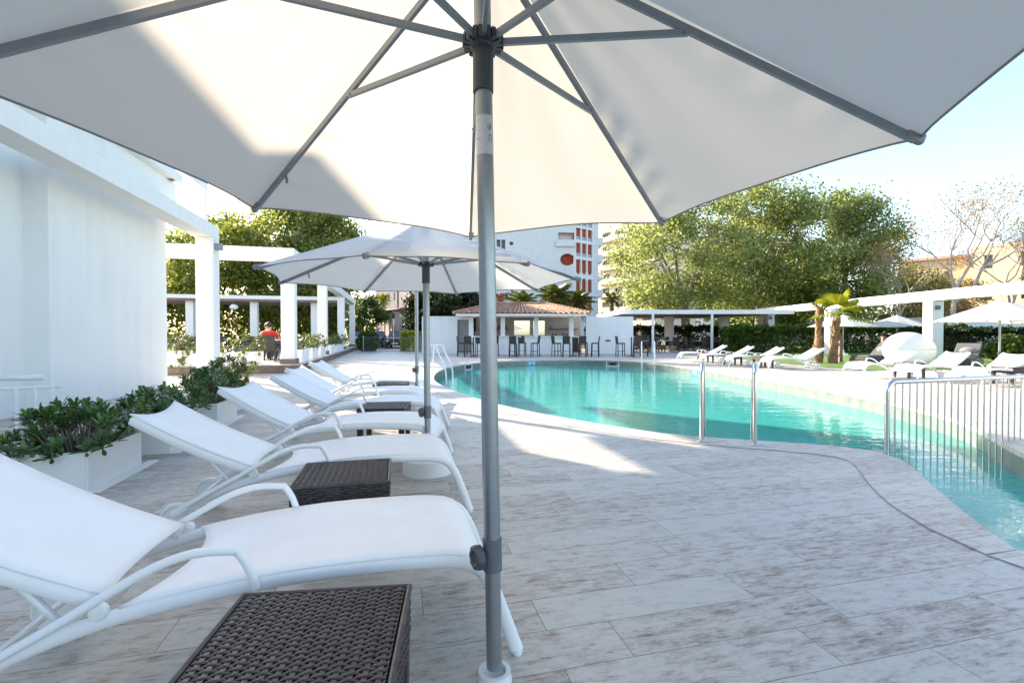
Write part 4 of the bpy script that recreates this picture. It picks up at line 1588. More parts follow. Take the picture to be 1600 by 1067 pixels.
def wicker_chair(label, loc, rotz, h=.92, seat=.44, group=None):
    """faces local -y"""
    t = thing('wicker_chair', label, 'chair', loc, rotz, group)
    w = .26
    b = B(); b.box(-w, -.26, seat - .09, w, .24, seat); b.make('seat', M['rattan_dark'], t, bevel=.012)
    b = B()
    b.extr([(-w, .20, seat - .05), (-w, .255, seat - .05), (-w, .325, h), (-w, .275, h)], (2 * w, 0, 0)); b.make('backrest', M['rattan_dark'], t, bevel=.012)
    for sx in (-1, 1):
        b = B(); b.box(sx * w - .035 * (sx > 0), -.25, 0, sx * w + .035 * (sx < 0), -.205, seat - .09); b.make('leg', M['rattan_dark'], t)
        b = B(); b.box(sx * w - .035 * (sx > 0), .20, 0, sx * w + .035 * (sx < 0), .245, seat - .09); b.make('leg', M['rattan_dark'], t)
        b = B()
        b.box(sx * w - .045 * (sx > 0), -.25, seat + .17, sx * w + .045 * (sx < 0), .24, seat + .205)
        b.box(sx * w - .035 * (sx > 0), -.25, seat + .002, sx * w + .035 * (sx < 0), -.21, seat + .17)
        b.make('arm', M['rattan_dark'], t)
    return t


def bar_stool(label, loc, rotz, group=None):
    t = thing('bar_stool', label, 'bar stool', loc, rotz, group)
    w, s_ = .19, .74
    b = B(); b.box(-w, -.20, s_ - .06, w, .18, s_); b.make('seat', M['rattan_dark'], t, bevel=.01)
    b = B()
    b.extr([(-w, .15, s_ - .03), (-w, .19, s_ - .03), (-w, .235, 1.10), (-w, .20, 1.10)], (2 * w, 0, 0)); b.make('backrest', M['rattan_dark'], t, bevel=.01)
    for sx in (-1, 1):
        for sy in (-1, 1):
            b = B()
            b.bar((sx * (w - .02), sy * .17 - .01, s_ - .06), (sx * (w), sy * .19 - .01, 0), .035, .035)
            b.make('leg', M['rattan_dark'], t)
    b = B()
    for sx in (-1, 1):
        b.bar((sx * (w - .005), -.17, .28), (sx * (w - .005), .16, .28), .02, .02)
    b.bar((-w, -.185, .30), (w, -.185, .30), .02, .02)
    b.make('foot_rail', M['rattan_dark'], t)
    return t


def cafe_table(label, loc, h, rw, group=None):
    t = thing('cafe_table', label, 'table', loc, 0, group)
    b = B(); b.box(-rw, -rw, h - .035, rw, rw, h); b.make('tabletop', M['plastic_white'], t, bevel=.008)
    b = B(); b.tube([(0, 0, .03), (0, 0, h - .035)], .035, 10); b.make('leg', M['rattan_dark'], t)
    b = B(); b.box(-.2, -.2, 0, .2, .2, .03); b.make('foot', M['rattan_dark'], t, bevel=.006)
    return t


# seated people on the terrace
def skin_obj(name, pts, edges, radii, mat, parent, sub=2):
    me = bpy.data.meshes.new(name)
    me.from_pydata(pts, edges, [])
    o = bpy.data.objects.new(name, me)
    COL.objects.link(o)
    o.modifiers.new('skin', 'SKIN')
    for vtx, r_ in zip(me.skin_vertices[0].data if me.skin_vertices else [], radii):
        vtx.radius = (r_, r_)
    sb = o.modifiers.new('sub', 'SUBSURF')
    sb.levels = sub
    sb.render_levels = sub
    me.materials.append(mat)
    o.parent = parent
    return o


def seated_body(arms):
    """pelvis at origin height .5, faces local -y"""
    P_ = [(0, .05, .55), (0, .06, .72), (0, .04, .92), (0, .02, 1.03), (0, .005, 1.10),          # 0-4 spine to neck
          (.19, .03, .99), (-.19, .03, .99),                                                        # 5,6 shoulders
          arms[0], arms[1], arms[2], arms[3],                                                      # 7 r elbow, 8 r wrist, 9 l elbow, 10 l wrist
          (.10, .02, .52), (.13, -.38, .50), (.13, -.42, .08), (.13, -.54, .04),                    # 11-14 right leg
          (-.10, .02, .52), (-.13, -.38, .50), (-.13, -.40, .08), (-.13, -.52, .04),                # 15-18
          (0, -.01, 1.19), (0, -.02, 1.29)]                                                       # 19-20 head
    E_ = [(0, 1), (1, 2), (2, 3), (3, 4), (3, 5), (3, 6), (5, 7), (7, 8), (6, 9), (9, 10), (0, 11), (11, 12), (12, 13), (13, 14), (0, 15), (15, 16), (16, 17), (17, 18), (4, 19), (19, 20)]
    r_ = [.15, .135, .15, .09, .055, .065, .065, .045, .032, .045, .032, .09, .065, .045, .04, .09, .065, .045, .04, .085, .075]
    return P_, E_, r_


def hand(par, wrist, d, up, mat):
    """palm with five separate curled fingers"""
    w, d, up = Vector(wrist), Vector(d).normalized(), Vector(up).normalized()
    sd = d.cross(up)
    b = B()
    b.tube([w, w + d * .045, w + d * .09], [.020, .034, .036], 8, rh=.5)
    for k, (off, ln) in enumerate(((-.030, .070), (-.010, .082), (.010, .076), (.029, .058))):
        p = w + d * .088 + sd * off
        b.tube([p, p + d * ln * .5 - up * .006, p + d * ln * .85 - up * ln * .4], [.009, .0085, .007], 6)
    p = w + d * .035 - sd * .030
    b.tube([p, p - sd * .022 + d * .025, p - sd * .026 + d * .055 - up * .01], [.011, .010, .008], 6)
    return b.make('hand', mat, par, smooth=60)


def person(label, loc, rotz, shirt, arms, hair_long=False):
    t = thing('person', label, 'person', loc, rotz)
    P_, E_, r_ = seated_body(arms)
    body = skin_obj('body', P_, E_, r_, M['skin'], t)
    for i in (1, 3):
        e, w = Vector(arms[i - 1]), Vector(arms[i])
        hand(t, w, w - e, (0, 0, 1), M['skin'])
    # clothing: slightly larger continuous surfaces over torso, upper arms and legs
    idx = [0, 1, 2, 3, 5, 6]
    sp = [P_[i] for i in idx] + [tuple(Vector(P_[5]).lerp(Vector(P_[7]), .75)), tuple(Vector(P_[6]).lerp(Vector(P_[9]), .75))]
    skin_obj('shirt', sp, [(0, 1), (1, 2), (2, 3), (3, 4), (3, 5), (4, 6), (5, 7)], [.172, .156, .172, .10, .082, .082, .068, .068], shirt, t)
    lp = [P_[i] for i in (0, 11, 12, 13, 15, 16, 17)]
    skin_obj('trousers', lp, [(0, 1), (1, 2), (2, 3), (0, 4), (4, 5), (5, 6)], [.165, .105, .08, .058, .105, .08, .058], M['denim'], t)
    b = B()
    b.ico((0, .022, 1.285), .098, .108, .118, 16, 10)
    b.v = [(x, y, z) for x, y, z in b.v]
    b.f = [f for f in b.f if not (sum(b.v[i][1] for i in f) / len(f) < -.02 and sum(b.v[i][2] for i in f) / len(f) < 1.325) and sum(b.v[i][2] for i in f) / len(f) > (1.10 if hair_long else 1.215)]
    b.make('hair', M['hair'], t, smooth=60, fix=False)
    b = B()
    for sx in (-1, 1):
        b.ico((sx * .035, -.088, 1.275), .012, .008, .009, 8, 6)
    b.make('eyes', M['hair'], t, smooth=60)
    b = B()
    b.ico((0, -.105, 1.245), .013, .018, .022, 8, 6)
    for sx in (-1, 1):
        b.ico((sx * .088, -.005, 1.255), .012, .022, .030, 8, 6)
    b.make('nose_and_ears', M['skin'], t, smooth=60)
    b = B()
    b.ico((0, -.088, 1.205), .024, .010, .007, 10, 6)
    b.make('mouth', M['sign_red'], t, smooth=60)
    return t


mp = W(-4.33, 18.05, .262)
ctg = 'wicker chairs on the restaurant terrace'
wicker_chair('dark wicker chair with its back to us, holding the man in red', mp, R(190), group=ctg)
person('man in a red shirt seated with his back to us at a terrace table', mp + Vector((0, 0, -.03)), R(195), M['red_cloth'],
       [(.27, -.16, .82), (.20, -.42, .78), (-.30, -.10, .80), (-.30, -.38, .80)])
tpos = mp + Vector((-.35, .72, 0))
cafe_table('low terrace table between the man in red and his companion', tpos, .74, .34)
q2 = tpos + Vector((-.42, .62, 0))
wicker_chair('dark wicker chair facing us on the far side of the terrace table', q2, R(30), group=ctg)
person('person in a pale top seated facing the man in red', q2 + Vector((0, 0, -.03)), R(30), M['pink_cloth'],
       [(.26, -.14, .80), (.16, -.38, .79), (-.26, -.14, .80), (-.16, -.38, .79)], True)
sg = thing('road_sign', 'round blue road sign with a red rim behind the seated people', 'road sign', W(-6.85, 33.5, 0))
b = B(); b.tube([(0, 0, 0), (0, 0, 2.0)], .03, 8); b.make('post', M['grey_metal'], sg)
b = B(); b.lathe([(.27, -.012), (.27, .012)], 28, (0, -.045, 1.75), 'y'); b.make('rim', M['sign_red'], sg)
b = B(); b.lathe([(.22, -.006), (.22, .004)], 28, (0, -.062, 1.75), 'y')
b.make('disc', M['sign_blue'], sg)
b = B(); b.bar((-.15, -.073, 1.90), (.15, -.073, 1.60), .012, .05, (0, 1, 0)); b.make('diagonal_bar', M['sign_red'], sg)

# ---------------------------------------------------------------- gate, cars, street
gate = thing('street_gate', 'low dark railing gate across the street gap between terrace and bar', 'gate', (-8.4, 31.0, 0))
b = B()
for x in np.arange(-1.35, 2.35, .11):
    b.tube([(x, 0, .05), (x, 0, 1.0)], .008, 5)
b.make('bars', M['slate'], gate)
b = B()
b.bar((-1.4, 0, 1.0), (2.35, 0, 1.0), .03, .03); b.bar((-1.4, 0, .08), (2.35, 0, .08), .03, .03)
b.make('rails', M['slate'], gate)
for x in (-1.4, 2.35):
    b = B(); b.tube([(x, 0, 0), (x, 0, 1.1)], .035, 10); b.make('post', M['grey_metal'], gate)


def car(label, loc, rotz, mat, group):
    """length along y, nose at -y"""
    t = thing('parked_car', label, 'car', loc, rotz, group)
    secs = [(-2.05, .60, .38, .58), (-1.95, .78, .25, .72), (-1.2, .86, .22, .92), (-.7, .87, .22, .98), (.0, .88, .22, .99), (1.2, .88, .22, 1.0), (1.85, .82, .25, .98), (2.05, .70, .40, .80)]
    b = B()
    vs_, fs = [], []
    for y, w, z0, z1 in secs:
        vs_ += [(-w, y, z0 + .08), (-w * .93, y, z0), (w * .93, y, z0), (w, y, z0 + .08), (w, y, z1 - .18), (w * .90, y, z1), (-w * .90, y, z1), (-w, y, z1 - .18)]
    for i in range(len(secs) - 1):
        for j in range(8):
            fs.append((i * 8 + j, i * 8 + (j + 1) % 8, i * 8 + 8 + (j + 1) % 8, i * 8 + 8 + j))
    fs += [tuple(range(7, -1, -1)), tuple(range(len(vs_) - 8, len(vs_)))]
    b.add(vs_, fs)
    b.make('body', mat, t, smooth=40)
    b = B()
    cab = [(-.95, .80, .96), (-.25, .66, 1.44), (.4, .68, 1.48), (1.2, .66, 1.42), (1.85, .76, .98)]
    vs_ = []
    fs = []
    for y, w, z in cab:
        vs_ += [(-w, y, z), (w, y, z), (.83, y, .95), (-.83, y, .95)]
    for i in range(4):
        for j in range(4):
            fs.append((i * 4 + j, i * 4 + (j + 1) % 4, i * 4 + 4 + (j + 1) % 4, i * 4 + 4 + j))
    fs += [(3, 2, 1, 0), (16, 17, 18, 19)]
    b.add(vs_, fs)
    b.make('cabin_glass', M['glass'], t, smooth=30)
    b = B()
    b.box(-.64, -.22, 1.445, .64, 1.18, 1.50)
    b.make('roof', mat, t, bevel=.02)
    for sx in (-1, 1):
        for y in (-1.25, 1.3):
            b = B(); b.lathe([(.16, -.11), (.30, -.11), (.32, -.08), (.32, .08), (.30, .11), (.16, .11)], 20, (sx * .80, y, .32), 'x')
            wh = b.make('wheel', M['tyre'], t, smooth=40)
            b = B(); b.lathe([(.02, -.01), (.20, -.01), (.20, .01), (.02, .02)], 16, (sx * .915, y, .32), 'x'); b.make('rim', M['steel'], wh, smooth=40)
        b = B(); b.ico((sx * .62, -1.95, .62), .16, .10, .09, 12, 8); b.make('headlight', M['lamp_glass'], t, smooth=60)
        b = B(); b.ico((sx * .98, -.62, 1.02), .10, .07, .07, 10, 6); b.make('mirror', mat, t, smooth=60)
    b = B(); b.box(-.26, -2.065, .36, .26, -2.05, .47); b.make('number_plate', M['plastic_white'], t)
    return t


GC = 'cars parked in the side street'
car('black car facing us, nearest to the bright hedge in the street gap', (-10.3, 42.5, -.02), R(6), M['car_dark'], GC)
car('dark car in the middle of the parked row in the street gap', (-12.9, 44.5, -.02), R(8), M['car_dark'], GC)
car('silver-blue car at the left of the parked row, beside the terrace', (-15.4, 48.5, -.02), R(8), M['car_silver'], GC)
sp_ = thing('street_sign', 'pale pole with a pinkish sign plate right of the parked cars', 'street sign', (-9.3, 37.0, 0))
b = B(); b.tube([(0, 0, 0), (0, 0, 2.4)], .03, 8); b.make('post', M['steel'], sp_)
b = B(); b.box(-.09, -.05, 1.9, .09, -.03, 2.4); b.make('plate', M['pale'], sp_)


# ---------------------------------------------------------------- walls with openings
def facade(b, o, du, w, h, holes, depth):
    """wall face at o along du, up z, with holes (polygons in metres) and their reveals going into +n"""
    o, du = Vector(o), Vector(du).normalized()
    n_ = Vector((-du.y, du.x, 0))
    polys = [[Vector((0, 0, 0)), Vector((w, 0, 0)), Vector((w, h, 0)), Vector((0, h, 0))]] + [[Vector((x, y, 0)) for x, y in hl_] for hl_ in holes]
    tris = tessellate_polygon(polys)
    fl = [p for po in polys for p in po]
    b.add([o + du * p.x + Vector((0, 0, p.y)) for p in fl], tris)
    for hl_ in holes:
        k = len(hl_)
        f_ = [o + du * x + Vector((0, 0, y)) for x, y in hl_]
        g = [p + n_ * depth for p in f_]
        b.add(f_ + g, [(i, (i + 1) % k, k + (i + 1) % k, k + i) for i in range(k)])
    return b


def rect(x0, y0, x1, y1):
    return [(x0, y0), (x1, y0), (x1, y1), (x0, y1)]


def arch(x0, y0, x1, y1, up=True, down=False, n_=6):
    r_ = (x1 - x0) / 2
    pts = []
    if down:
        pts += [(x0 + r_ - r_ * math.cos(math.pi * k / n_), y0 + r_ - r_ * math.sin(math.pi * k / n_)) for k in range(n_ + 1)]
    else:
        pts += [(x0, y0), (x1, y0)]
    if up:
        pts += [(x1 - r_ + r_ * math.cos(math.pi * k / n_), y1 - r_ + r_ * math.sin(math.pi * k / n_)) for k in range(n_ + 1)]
    else:
        pts += [(x1, y1), (x0, y1)]
    return pts


# ---------------------------------------------------------------- poolside bar
bar = thing('poolside_bar', 'white poolside bar with a terracotta tiled hip roof and open counter', 'bar', (1.0, 28.6, 0))
hl = bar.location
b = B()
facade(b, (-5.35, 29.0, 0), (1, 0, 0), 2.95, 2.3, [rect(1.98, .02, 2.85, 2.08)], .25)
b.box(-5.35, 29.25, 0, -3.40, 29.45, 2.3)
b.box(-5.55, 28.99, 0, -5.352, 36, 2.3)
hmake(b, 'left_wall', M['plaster_far'], bar)
b = B(); b.box(-3.34, 29.2, .02, -2.52, 29.24, 2.06)
dr = hmake(b, 'door', plain('grey_door', (.22, .23, .25), .5), bar)
b = B(); b.box(-2.62, 29.14, .98, -2.58, 29.2, 1.1); hmake(b, 'handle', M['steel'], dr)
b = B()
b.box(4.55, 28.9, 0, 7.45, 29.1, 2.28); b.box(7.25, 29.1, 0, 7.45, 34, 2.28)
hmake(b, 'right_wall', M['plaster_far'], bar)
b = B(); b.box(5.75, 28.88, .74, 6.05, 28.899, .86); hmake(b, 'wall_vent', M['slate'], bar)
b = B(); b.box(-2.35, 28.0, 0, 3.6, 28.45, 1.02); hmake(b, 'counter_front', M['plaster_far'], bar)
b = B(); b.box(-2.45, 27.85, 1.022, 3.7, 28.55, 1.09); hmake(b, 'counter_top', M['plastic_white'], bar, bevel=.01)
b = B()
facade(b, (-2.4, 31.5, 0), (1, 0, 0), 7.0, 2.35, [rect(2.55, 1.12, 4.6, 2.1)], .15)
hmake(b, 'back_wall', plain('bar_back_wall', (.35, .33, .31), .7), bar)
b = B(); b.box(.0, 31.62, 1.0, 2.4, 31.64, 2.2); hmake(b, 'bar_mirror', plain('mirror_glass', (.7, .7, .7), .04, 1.0, .02), bar)
for x0, x1 in ((-2.3, -.2), (2.45, 4.4)):
    b = B(); b.box(x0, 31.2, 1.0, x1, 31.45, 1.04); b.box(x0, 31.2, 1.5, x1, 31.45, 1.54); b.box(x0, 31.2, 0, x1, 31.46, .95)
    hmake(b, 'back_shelf', M['rattan_dark'], bar)
for x in (-2.45, -.55, 1.45, 3.55):
    b = B(); b.box(x - .13, 28.1, 1.092, x + .13, 28.4, 2.36); hmake(b, 'post', M['plaster_far'], bar)
b = B()
ex0, ex1, ey0, ey1 = -3.35, 4.45, 26.9, 33.2
ez, rz_ = 2.34, 3.12
b.box(ex0 + .12, ey0 + .1, ez - .10, ex1 - .12, ey0 + .16, ez + .02)
for k in range(16):
    x = ex0 + .3 + k * .48
    b.box(x, ey0 + .16, ez - .07, x + .07, 29.0, ez + .03)
b.box(ex0 + .1, ey0 + .16, ez + .031, ex1 - .1, ey1, ez + .05)
hmake(b, 'eaves', M['plastic_white'], bar)
rf = B()
# barrel tiles: rows of half-round ridges on each of the four slopes
def tiled(rf, p0, p1, t0, t1, nt):
    p0, p1, t0, t1 = map(Vector, (p0, p1, t0, t1))
    nrm = (p1 - p0).cross(t0 - p0).normalized()
    def fn(u_, v_):
        a, c_ = p0.lerp(p1, u_), t0.lerp(t1, u_)
        q_ = a.lerp(c_, v_)
        return q_ + nrm * ((.10 * abs(math.sin(math.pi * u_ * nt)) - .05) - .03 * ((v_ * 9) % 1.0))
    rf.grid(fn, nt * 6, 27)
e0, e1, e2, e3 = (ex0, ey0, ez + .06), (ex1, ey0, ez + .06), (ex1, ey1, ez + .06), (ex0, ey1, ez + .06)
r0, r1 = (-1.1, 30.0, rz_), (2.2, 30.0, rz_)
tiled(rf, e0, e1, r0, r1, 26)
tiled(rf, e1, e2, r1, r1, 20)
tiled(rf, e2, e3, r1, r0, 26)
tiled(rf, e3, e0, r0, r0, 20)
rfo = hmake(rf, 'tiled_roof', M['terracotta'], bar, smooth=40)
b = B()
for p, q in ((e0, r0), (e1, r1), (r0, r1)):
    p, q = Vector(p), Vector(q)
    k_ = 14
    for k in range(k_):
        a, c_ = p.lerp(q, k / k_), p.lerp(q, (k + 1.1) / k_)
        b.tube([a + Vector((0, 0, .04)), c_ + Vector((0, 0, .02))], [.10, .08], 8)
hmake(b, 'ridge_tiles', M['terracotta'], rfo, smooth=50)
b = B()
rng = random.Random(5)
for k in range(22):
    x = -2.2 + rng.random() * 6.4
    if -.1 < x < 2.4:
        continue
    z = 1.045 if rng.random() < .5 else 1.545
    b.lathe([(.035, 0), (.035, .16), (.012, .22), (.012, .28)], 8, (x, 31.3, z))
hmake(b, 'bottles', M['glass'], bar)['kind'] = 'stuff'

# stools and high tables in front of the bar
GST = 'dark wicker bar stools at the poolside bar'
GHT = 'high white tables at the poolside bar'
stools = [(-2.75, 25.3, 100, 'dark bar stool farthest left, in front of the bar door'),
          (-2.25, 24.5, 165, 'dark bar stool left of the parasol pole, back towards us'),
          (-1.75, 25.5, 20, 'dark bar stool just left of the parasol pole, facing us'),
          (-.95, 25.1, 200, 'dark bar stool just right of the parasol pole'),
          (.05, 24.6, 175, 'dark bar stool with its back to us at the white counter centre'),
          (.55, 26.0, 10, 'dark bar stool close to the counter, behind the centre stool'),
          (1.25, 25.1, 250, 'single dark bar stool turned sideways right of the counter centre'),
          (2.35, 25.0, 110, 'dark bar stool left of the high table under the right roof corner'),
          (2.85, 24.6, 170, 'dark bar stool in front of the high table under the right roof corner'),
          (3.70, 24.7, 175, 'dark bar stool in the middle of the group below the roof corner'),
          (3.95, 26.0, 5, 'dark bar stool behind the group below the roof corner'),
          (4.45, 25.1, 265, 'dark bar stool farthest right of those under the tiled roof'),
          (5.75, 25.0, 95, 'dark bar stool left of the high table against the plain right wall'),
          (6.55, 24.6, 175, 'dark bar stool before the high table against the plain right wall'),
          (7.15, 25.4, 250, 'dark bar stool right of the high table against the plain right wall')]
s0 = None
for x, y, dg, lab in stools:
    if s0 is None:
        s0 = bar_stool(lab, (x, y, 0), R(dg), GST)
    else:
        dup(s0, (x, y, 0), R(dg), lab)
h0 = None
for x, y, lab in ((-2.05, 25.1, 'high white table among the stools left of the parasol pole'), (3.3, 25.5, 'high white table among the stools below the right roof corner'),
                  (6.45, 25.4, 'high white table against the plain right bar wall'), (.15, 25.4, 'high white table before the middle of the counter')):
    if h0 is None:
        h0 = cafe_table(lab, (x, y, 0), 1.08, .35, GHT)
    else:
        dup(h0, (x, y, 0), 0, lab)
# a small white stool beside the counter
ws = thing('step_stool', 'small white slatted stool against the counter', 'stool', (1.95, 26.2, 0))
b = B(); b.box(-.18, -.18, .72, .18, .18, .76); b.make('seat', M['plastic_white'], ws, bevel=.008)
for sx in (-1, 1):
    for sy in (-1, 1):
        b = B(); b.bar((sx * .15, sy * .15, .72), (sx * .22, sy * .22, 0), .035, .035); b.make('leg', M['plastic_white'], ws)
b = B()
for z in (.25, .48):
    b.bar((-.19, -.19, z), (.19, -.19, z), .025, .025); b.bar((-.19, .19, z), (.19, .19, z), .025, .025)
b.make('rungs', M['plastic_white'], ws)

# ---------------------------------------------------------------- pergola across the pool
pg = thing('poolside_pergola', 'long white pergola beam on thick square posts, its left end roofed flat', 'pergola', (18.8, 28, 0))
hl = pg.location
b = B(); b.box(18.6, 9, 2.68, 19.05, 36, 3.12); hmake(b, 'beam', M['plaster_far'], pg, bevel=.012)
for y in (14.1, 20.8, 27.5, 34.2):
    b = B(); b.box(18.58, y, 0, 19.08, y + .5, 2.679); pp = hmake(b, 'post', M['plaster_far'], pg, bevel=.012)
    b = B(); b.box(18.70, y - .09, 2.28, 18.86, y - .001, 2.46); hmake(b, 'post_lamp', M['slate'], pp)
b = B(); b.box(7.1, 31.0, 2.52, 18.6, 31.12, 2.80); b.box(7.1, 31.12, 2.52, 7.22, 40, 2.80); b.box(7.1, 39.9, 2.52, 18.6, 40.0, 2.8)
hmake(b, 'roof_fascia', M['plaster_far'], pg)
b = B()
for k in range(26):
    b.box(7.24, 31.2 + k * .335, 2.60, 18.58, 31.38 + k * .335, 2.72)
hmake(b, 'roof_slats', M['slat'], pg)
b = B()
b.box(7.24, 31.13, 2.725, 18.58, 39.88, 2.76); hmake(b, 'roof_sheet', M['slat'], pg)
for x, y in ((9.3, 31.02), (13.2, 31.02)):
    b = B(); b.box(x - .07, y, 0, x + .07, y + .1, 2.519); hmake(b, 'thin_post', M['plaster_far'], pg)
for x in (12.6, 17.0):
    b = B(); b.box(x - .3, 37.5, 0, x + .3, 38.0, 2.59); hmake(b, 'thick_post', M['plaster_far'], pg)
# dining sets under it
GD = 'dark wicker chairs under the flat pergola'
dt = [(9.4, 32.2, 'white-topped table at the left of the dining area under the pergola'), (11.2, 33.2, 'white-topped table in the middle of the dining area under the pergola'),
      (13.0, 32.4, 'white-topped table between the two thin pergola posts, right side'), (15.0, 33.4, 'white-topped table at the right end of the dining area')]
d0 = None
c0_ = None
names = ['leftmost', 'middle', 'right-middle', 'rightmost']
for i, (x, y, lab) in enumerate(dt):
    if d0 is None:
        d0 = cafe_table(lab, (x, y, 0), .76, .42, 'white-topped tables under the flat pergola')
    else:
        dup(d0, (x, y, 0), 0, lab)
    for k, (dx, dy, rz2, wh) in enumerate(((-.75, 0, 90, 'left of'), (.75, 0, -90, 'right of'), (0, -.72, 180, 'in front of'), (0, .75, 0, 'behind'))):
        l2 = f'dark wicker chair {wh} the {names[i]} white-topped dining table'
        if c0_ is None:
            c0_ = wicker_chair(l2, (x + dx, y + dy, 0), R(rz2 + 6), 1.0, .46, GD)
        else:
            dup(c0_, (x + dx, y + dy, 0), R(rz2 + 13 * math.sin(i * 3 + k * 2)), l2)
wb = thing('white_planter_box', 'low white box planter under the shrub by the second thick pergola post', 'planter', (17.2, 33.0, 0))
b = B(); b.box(-1.2, -.5, 0, 1.2, -.45, .55); b.box(-1.2, .45, 0, 1.2, .5, .55); b.box(-1.2, -.45, 0, -1.15, .45, .55); b.box(1.15, -.45, 0, 1.2, .45, .55)
b.make('box', M['plaster_far'], wb, bevel=.01)
b = B(); b.box(-1.15, -.45, .3, 1.15, .45, .46); b.make('soil', M['soil'], wb)


# grey daybeds and the round pod on the lawn
def daybed(label, loc, rotz, dark, group):
    t = thing('padded_daybed', label, 'daybed', loc, rotz, group)
    b = B(); b.box(-1.0, -.38, .05, .95, .38, .26); b.make('base', M['rattan'], t, bevel=.02)
    b = B(); b.box(-.2, -.36, .262, .93, .36, .36); b.make('mattress', M['pad_dark' if dark else 'pad_grey'], t, bevel=.04)
    b = B(); b.extr([(-.22, -.36, .27), (-.22, -.36, .37), (-.86, -.36, .86), (-.93, -.36, .77)], (0, .72, 0)); b.make('backrest', M['pad_dark' if dark else 'pad_grey'], t, bevel=.03)
    b = B(); b.ico((-.42, .05, .56), .12, .26, .15, 14, 8); b.make('cushion', M['pad_grey' if dark else 'pad_dark'], t, smooth=60)
    b = B()
    for sy in (-.3, .3):
        b.bar((-.95, sy, .25), (-.82, sy, .78), .04, .04, (0, 1, 0))
    b.make('back_prop', M['rattan'], t)
    return t


GY = 'grey padded daybeds on the lawn'
d1 = daybed('dark grey padded daybed just right of the palm trunks, back raised', (14.6, 18.9, .006), R(200), True, GY)
dup(d1, (16.6, 20.4, .006), R(195), 'grey padded daybed between the palm trunks and the white pod')
dup(d1, (16.9, 17.6, .006), R(215), 'grey padded daybed with a cushion, just right of the white pod')
for x, y, lab in ((14.1, 20.2, 'short brown timber post left of the dark daybed'), (16.9, 21.4, 'short brown timber post directly left of the white pod')):
    ps = thing('timber_post', lab, 'post', (x, y, 0), 0, 'timber posts on the lawn')
    b = B(); b.bar((0, 0, 0), (0, 0, 1.05), .14, .14); b.make('shaft', M['slat'], ps, bevel=.01)
    b = B(); b.box(-.085, -.085, 1.051, .085, .085, 1.09); b.make('cap', M['slat'], ps)
pod = thing('round_pod', 'smooth white round pod shell standing on the lawn behind the loungers', 'pod', (14.2, 16.8, .006), R(-18))
b = B()
vs_, fs = [], []
nn_, mm_ = 40, 22


def podp(th, ph):
    # shell of revolution about a tilted axis: shallow back, open front
    r_ = .93 * math.sin(ph) ** .9 if math.sin(ph) > 0 else 0
    x = r_ * math.cos(th)
    z = r_ * math.sin(th) * .70
    y = -.48 * math.cos(ph)
    return (x * .84, y * .8 + .10 * z, z * .94 + .63)


b.grid(lambda u_, v_: podp(6.28319 * v_, .001 + 1.72 * u_), mm_, nn_)
b.make('shell', M['plastic_white'], pod, smooth=60, solid=.04)
b = B()
b.tube([podp(6.28319 * k / 40, 1.72) for k in range(40)], .035, 8, closed=True)
b.make('rim', M['plastic_white'], pod, smooth=60)
b = B(); b.ico((0, .12, .30), .62, .30, .16, 20, 8); b.make('cushion', M['pad_grey'], pod, smooth=60)
b = B(); b.lathe([(.42, 0), (.45, .03), (.36, .10)], 28, (0, 0, 0)); b.make('foot', M['plastic_white'], pod, smooth=40)

# ---------------------------------------------------------------- pool fittings
def grab_rail(b, deck, water_dir, h, drop, r_=.021, reach=.42):
    """hoop from the deck over the edge into the water"""
    p, d = Vector(deck), Vector(water_dir).normalized()
    pts = [p, p + Vector((0, 0, h * .55)), p + d * .02 + Vector((0, 0, h * .86))]
    for k in range(1, 9):
        a = math.pi * k / 9
        pts.append(p + d * (.02 + reach * .5 * (1 - math.cos(a)) * .55) + Vector((0, 0, h * .86 + .14 * h * math.sin(a))))
    e = pts[-1]
    pts += [e + d * .05 + Vector((0, 0, -.18)), p + d * reach + Vector((0, 0, .1)), p + d * (reach + .03) + Vector((0, 0, drop))]
    b.tube(catmull([tuple(x) for x in pts], 3), r_, 12)


lad = thing('pool_handrails', 'two upright stainless steel pool ladder rails at the near pool edge', 'pool ladder', (2.12, 5.25, 0))
pe = [Vector((2.115, 5.23, 0)), Vector((2.62, 5.06, 0))]
nd_ = Vector((.415, .91, 0))
lo_ = Vector(lad.location)
for p in pe:
    b = B()
    grab_rail(b, p - lo_, nd_, .87, -1.2, .022, .50)
    rr = b.make('rail', M['steel'], lad, smooth=50)
    b = B(); b.lathe([(.055, .0055), (.055, .014), (.03, .022)], 24, p - lo_); b.make('flange', M['steel'], rr, smooth=40)
b = B()
for z in (-.45, -.72, -.99):
    b.bar(pe[0] - lo_ + nd_ * .53 + Vector((0, 0, z)), pe[1] - lo_ + nd_ * .53 + Vector((0, 0, z)), .08, .03)
b.make('steps', M['steel'], lad)


def ladder(label, p, d, group):
    d = Vector(d).normalized()
    sd = Vector((-d.y, d.x, 0))
    t = thing('pool_ladder', label, 'pool ladder', p, 0, group)
    for s_ in (-.26, .26):
        b = B(); grab_rail(b, sd * s_, d, .88, -1.3, .022, .62); b.make('rail', M['white'], t, smooth=50)
    b = B()
    for z in (-.5, -.78, -1.05):
        b.bar(sd * -.26 + d * .65 + Vector((0, 0, z)), sd * .26 + d * .65 + Vector((0, 0, z)), .08, .03)
    b.make('steps', M['steel'], t)
    return t


ladder('white pool ladder at the left tip of the pool', (-2.45, 14.0, 0), (1, -.25, 0), 'pool ladders at the far edge')
ladder('white pool ladder at the far pool edge before the dining area', (5.75, 19.9, 0), (-.25, -1, 0), 'pool ladders at the far edge')
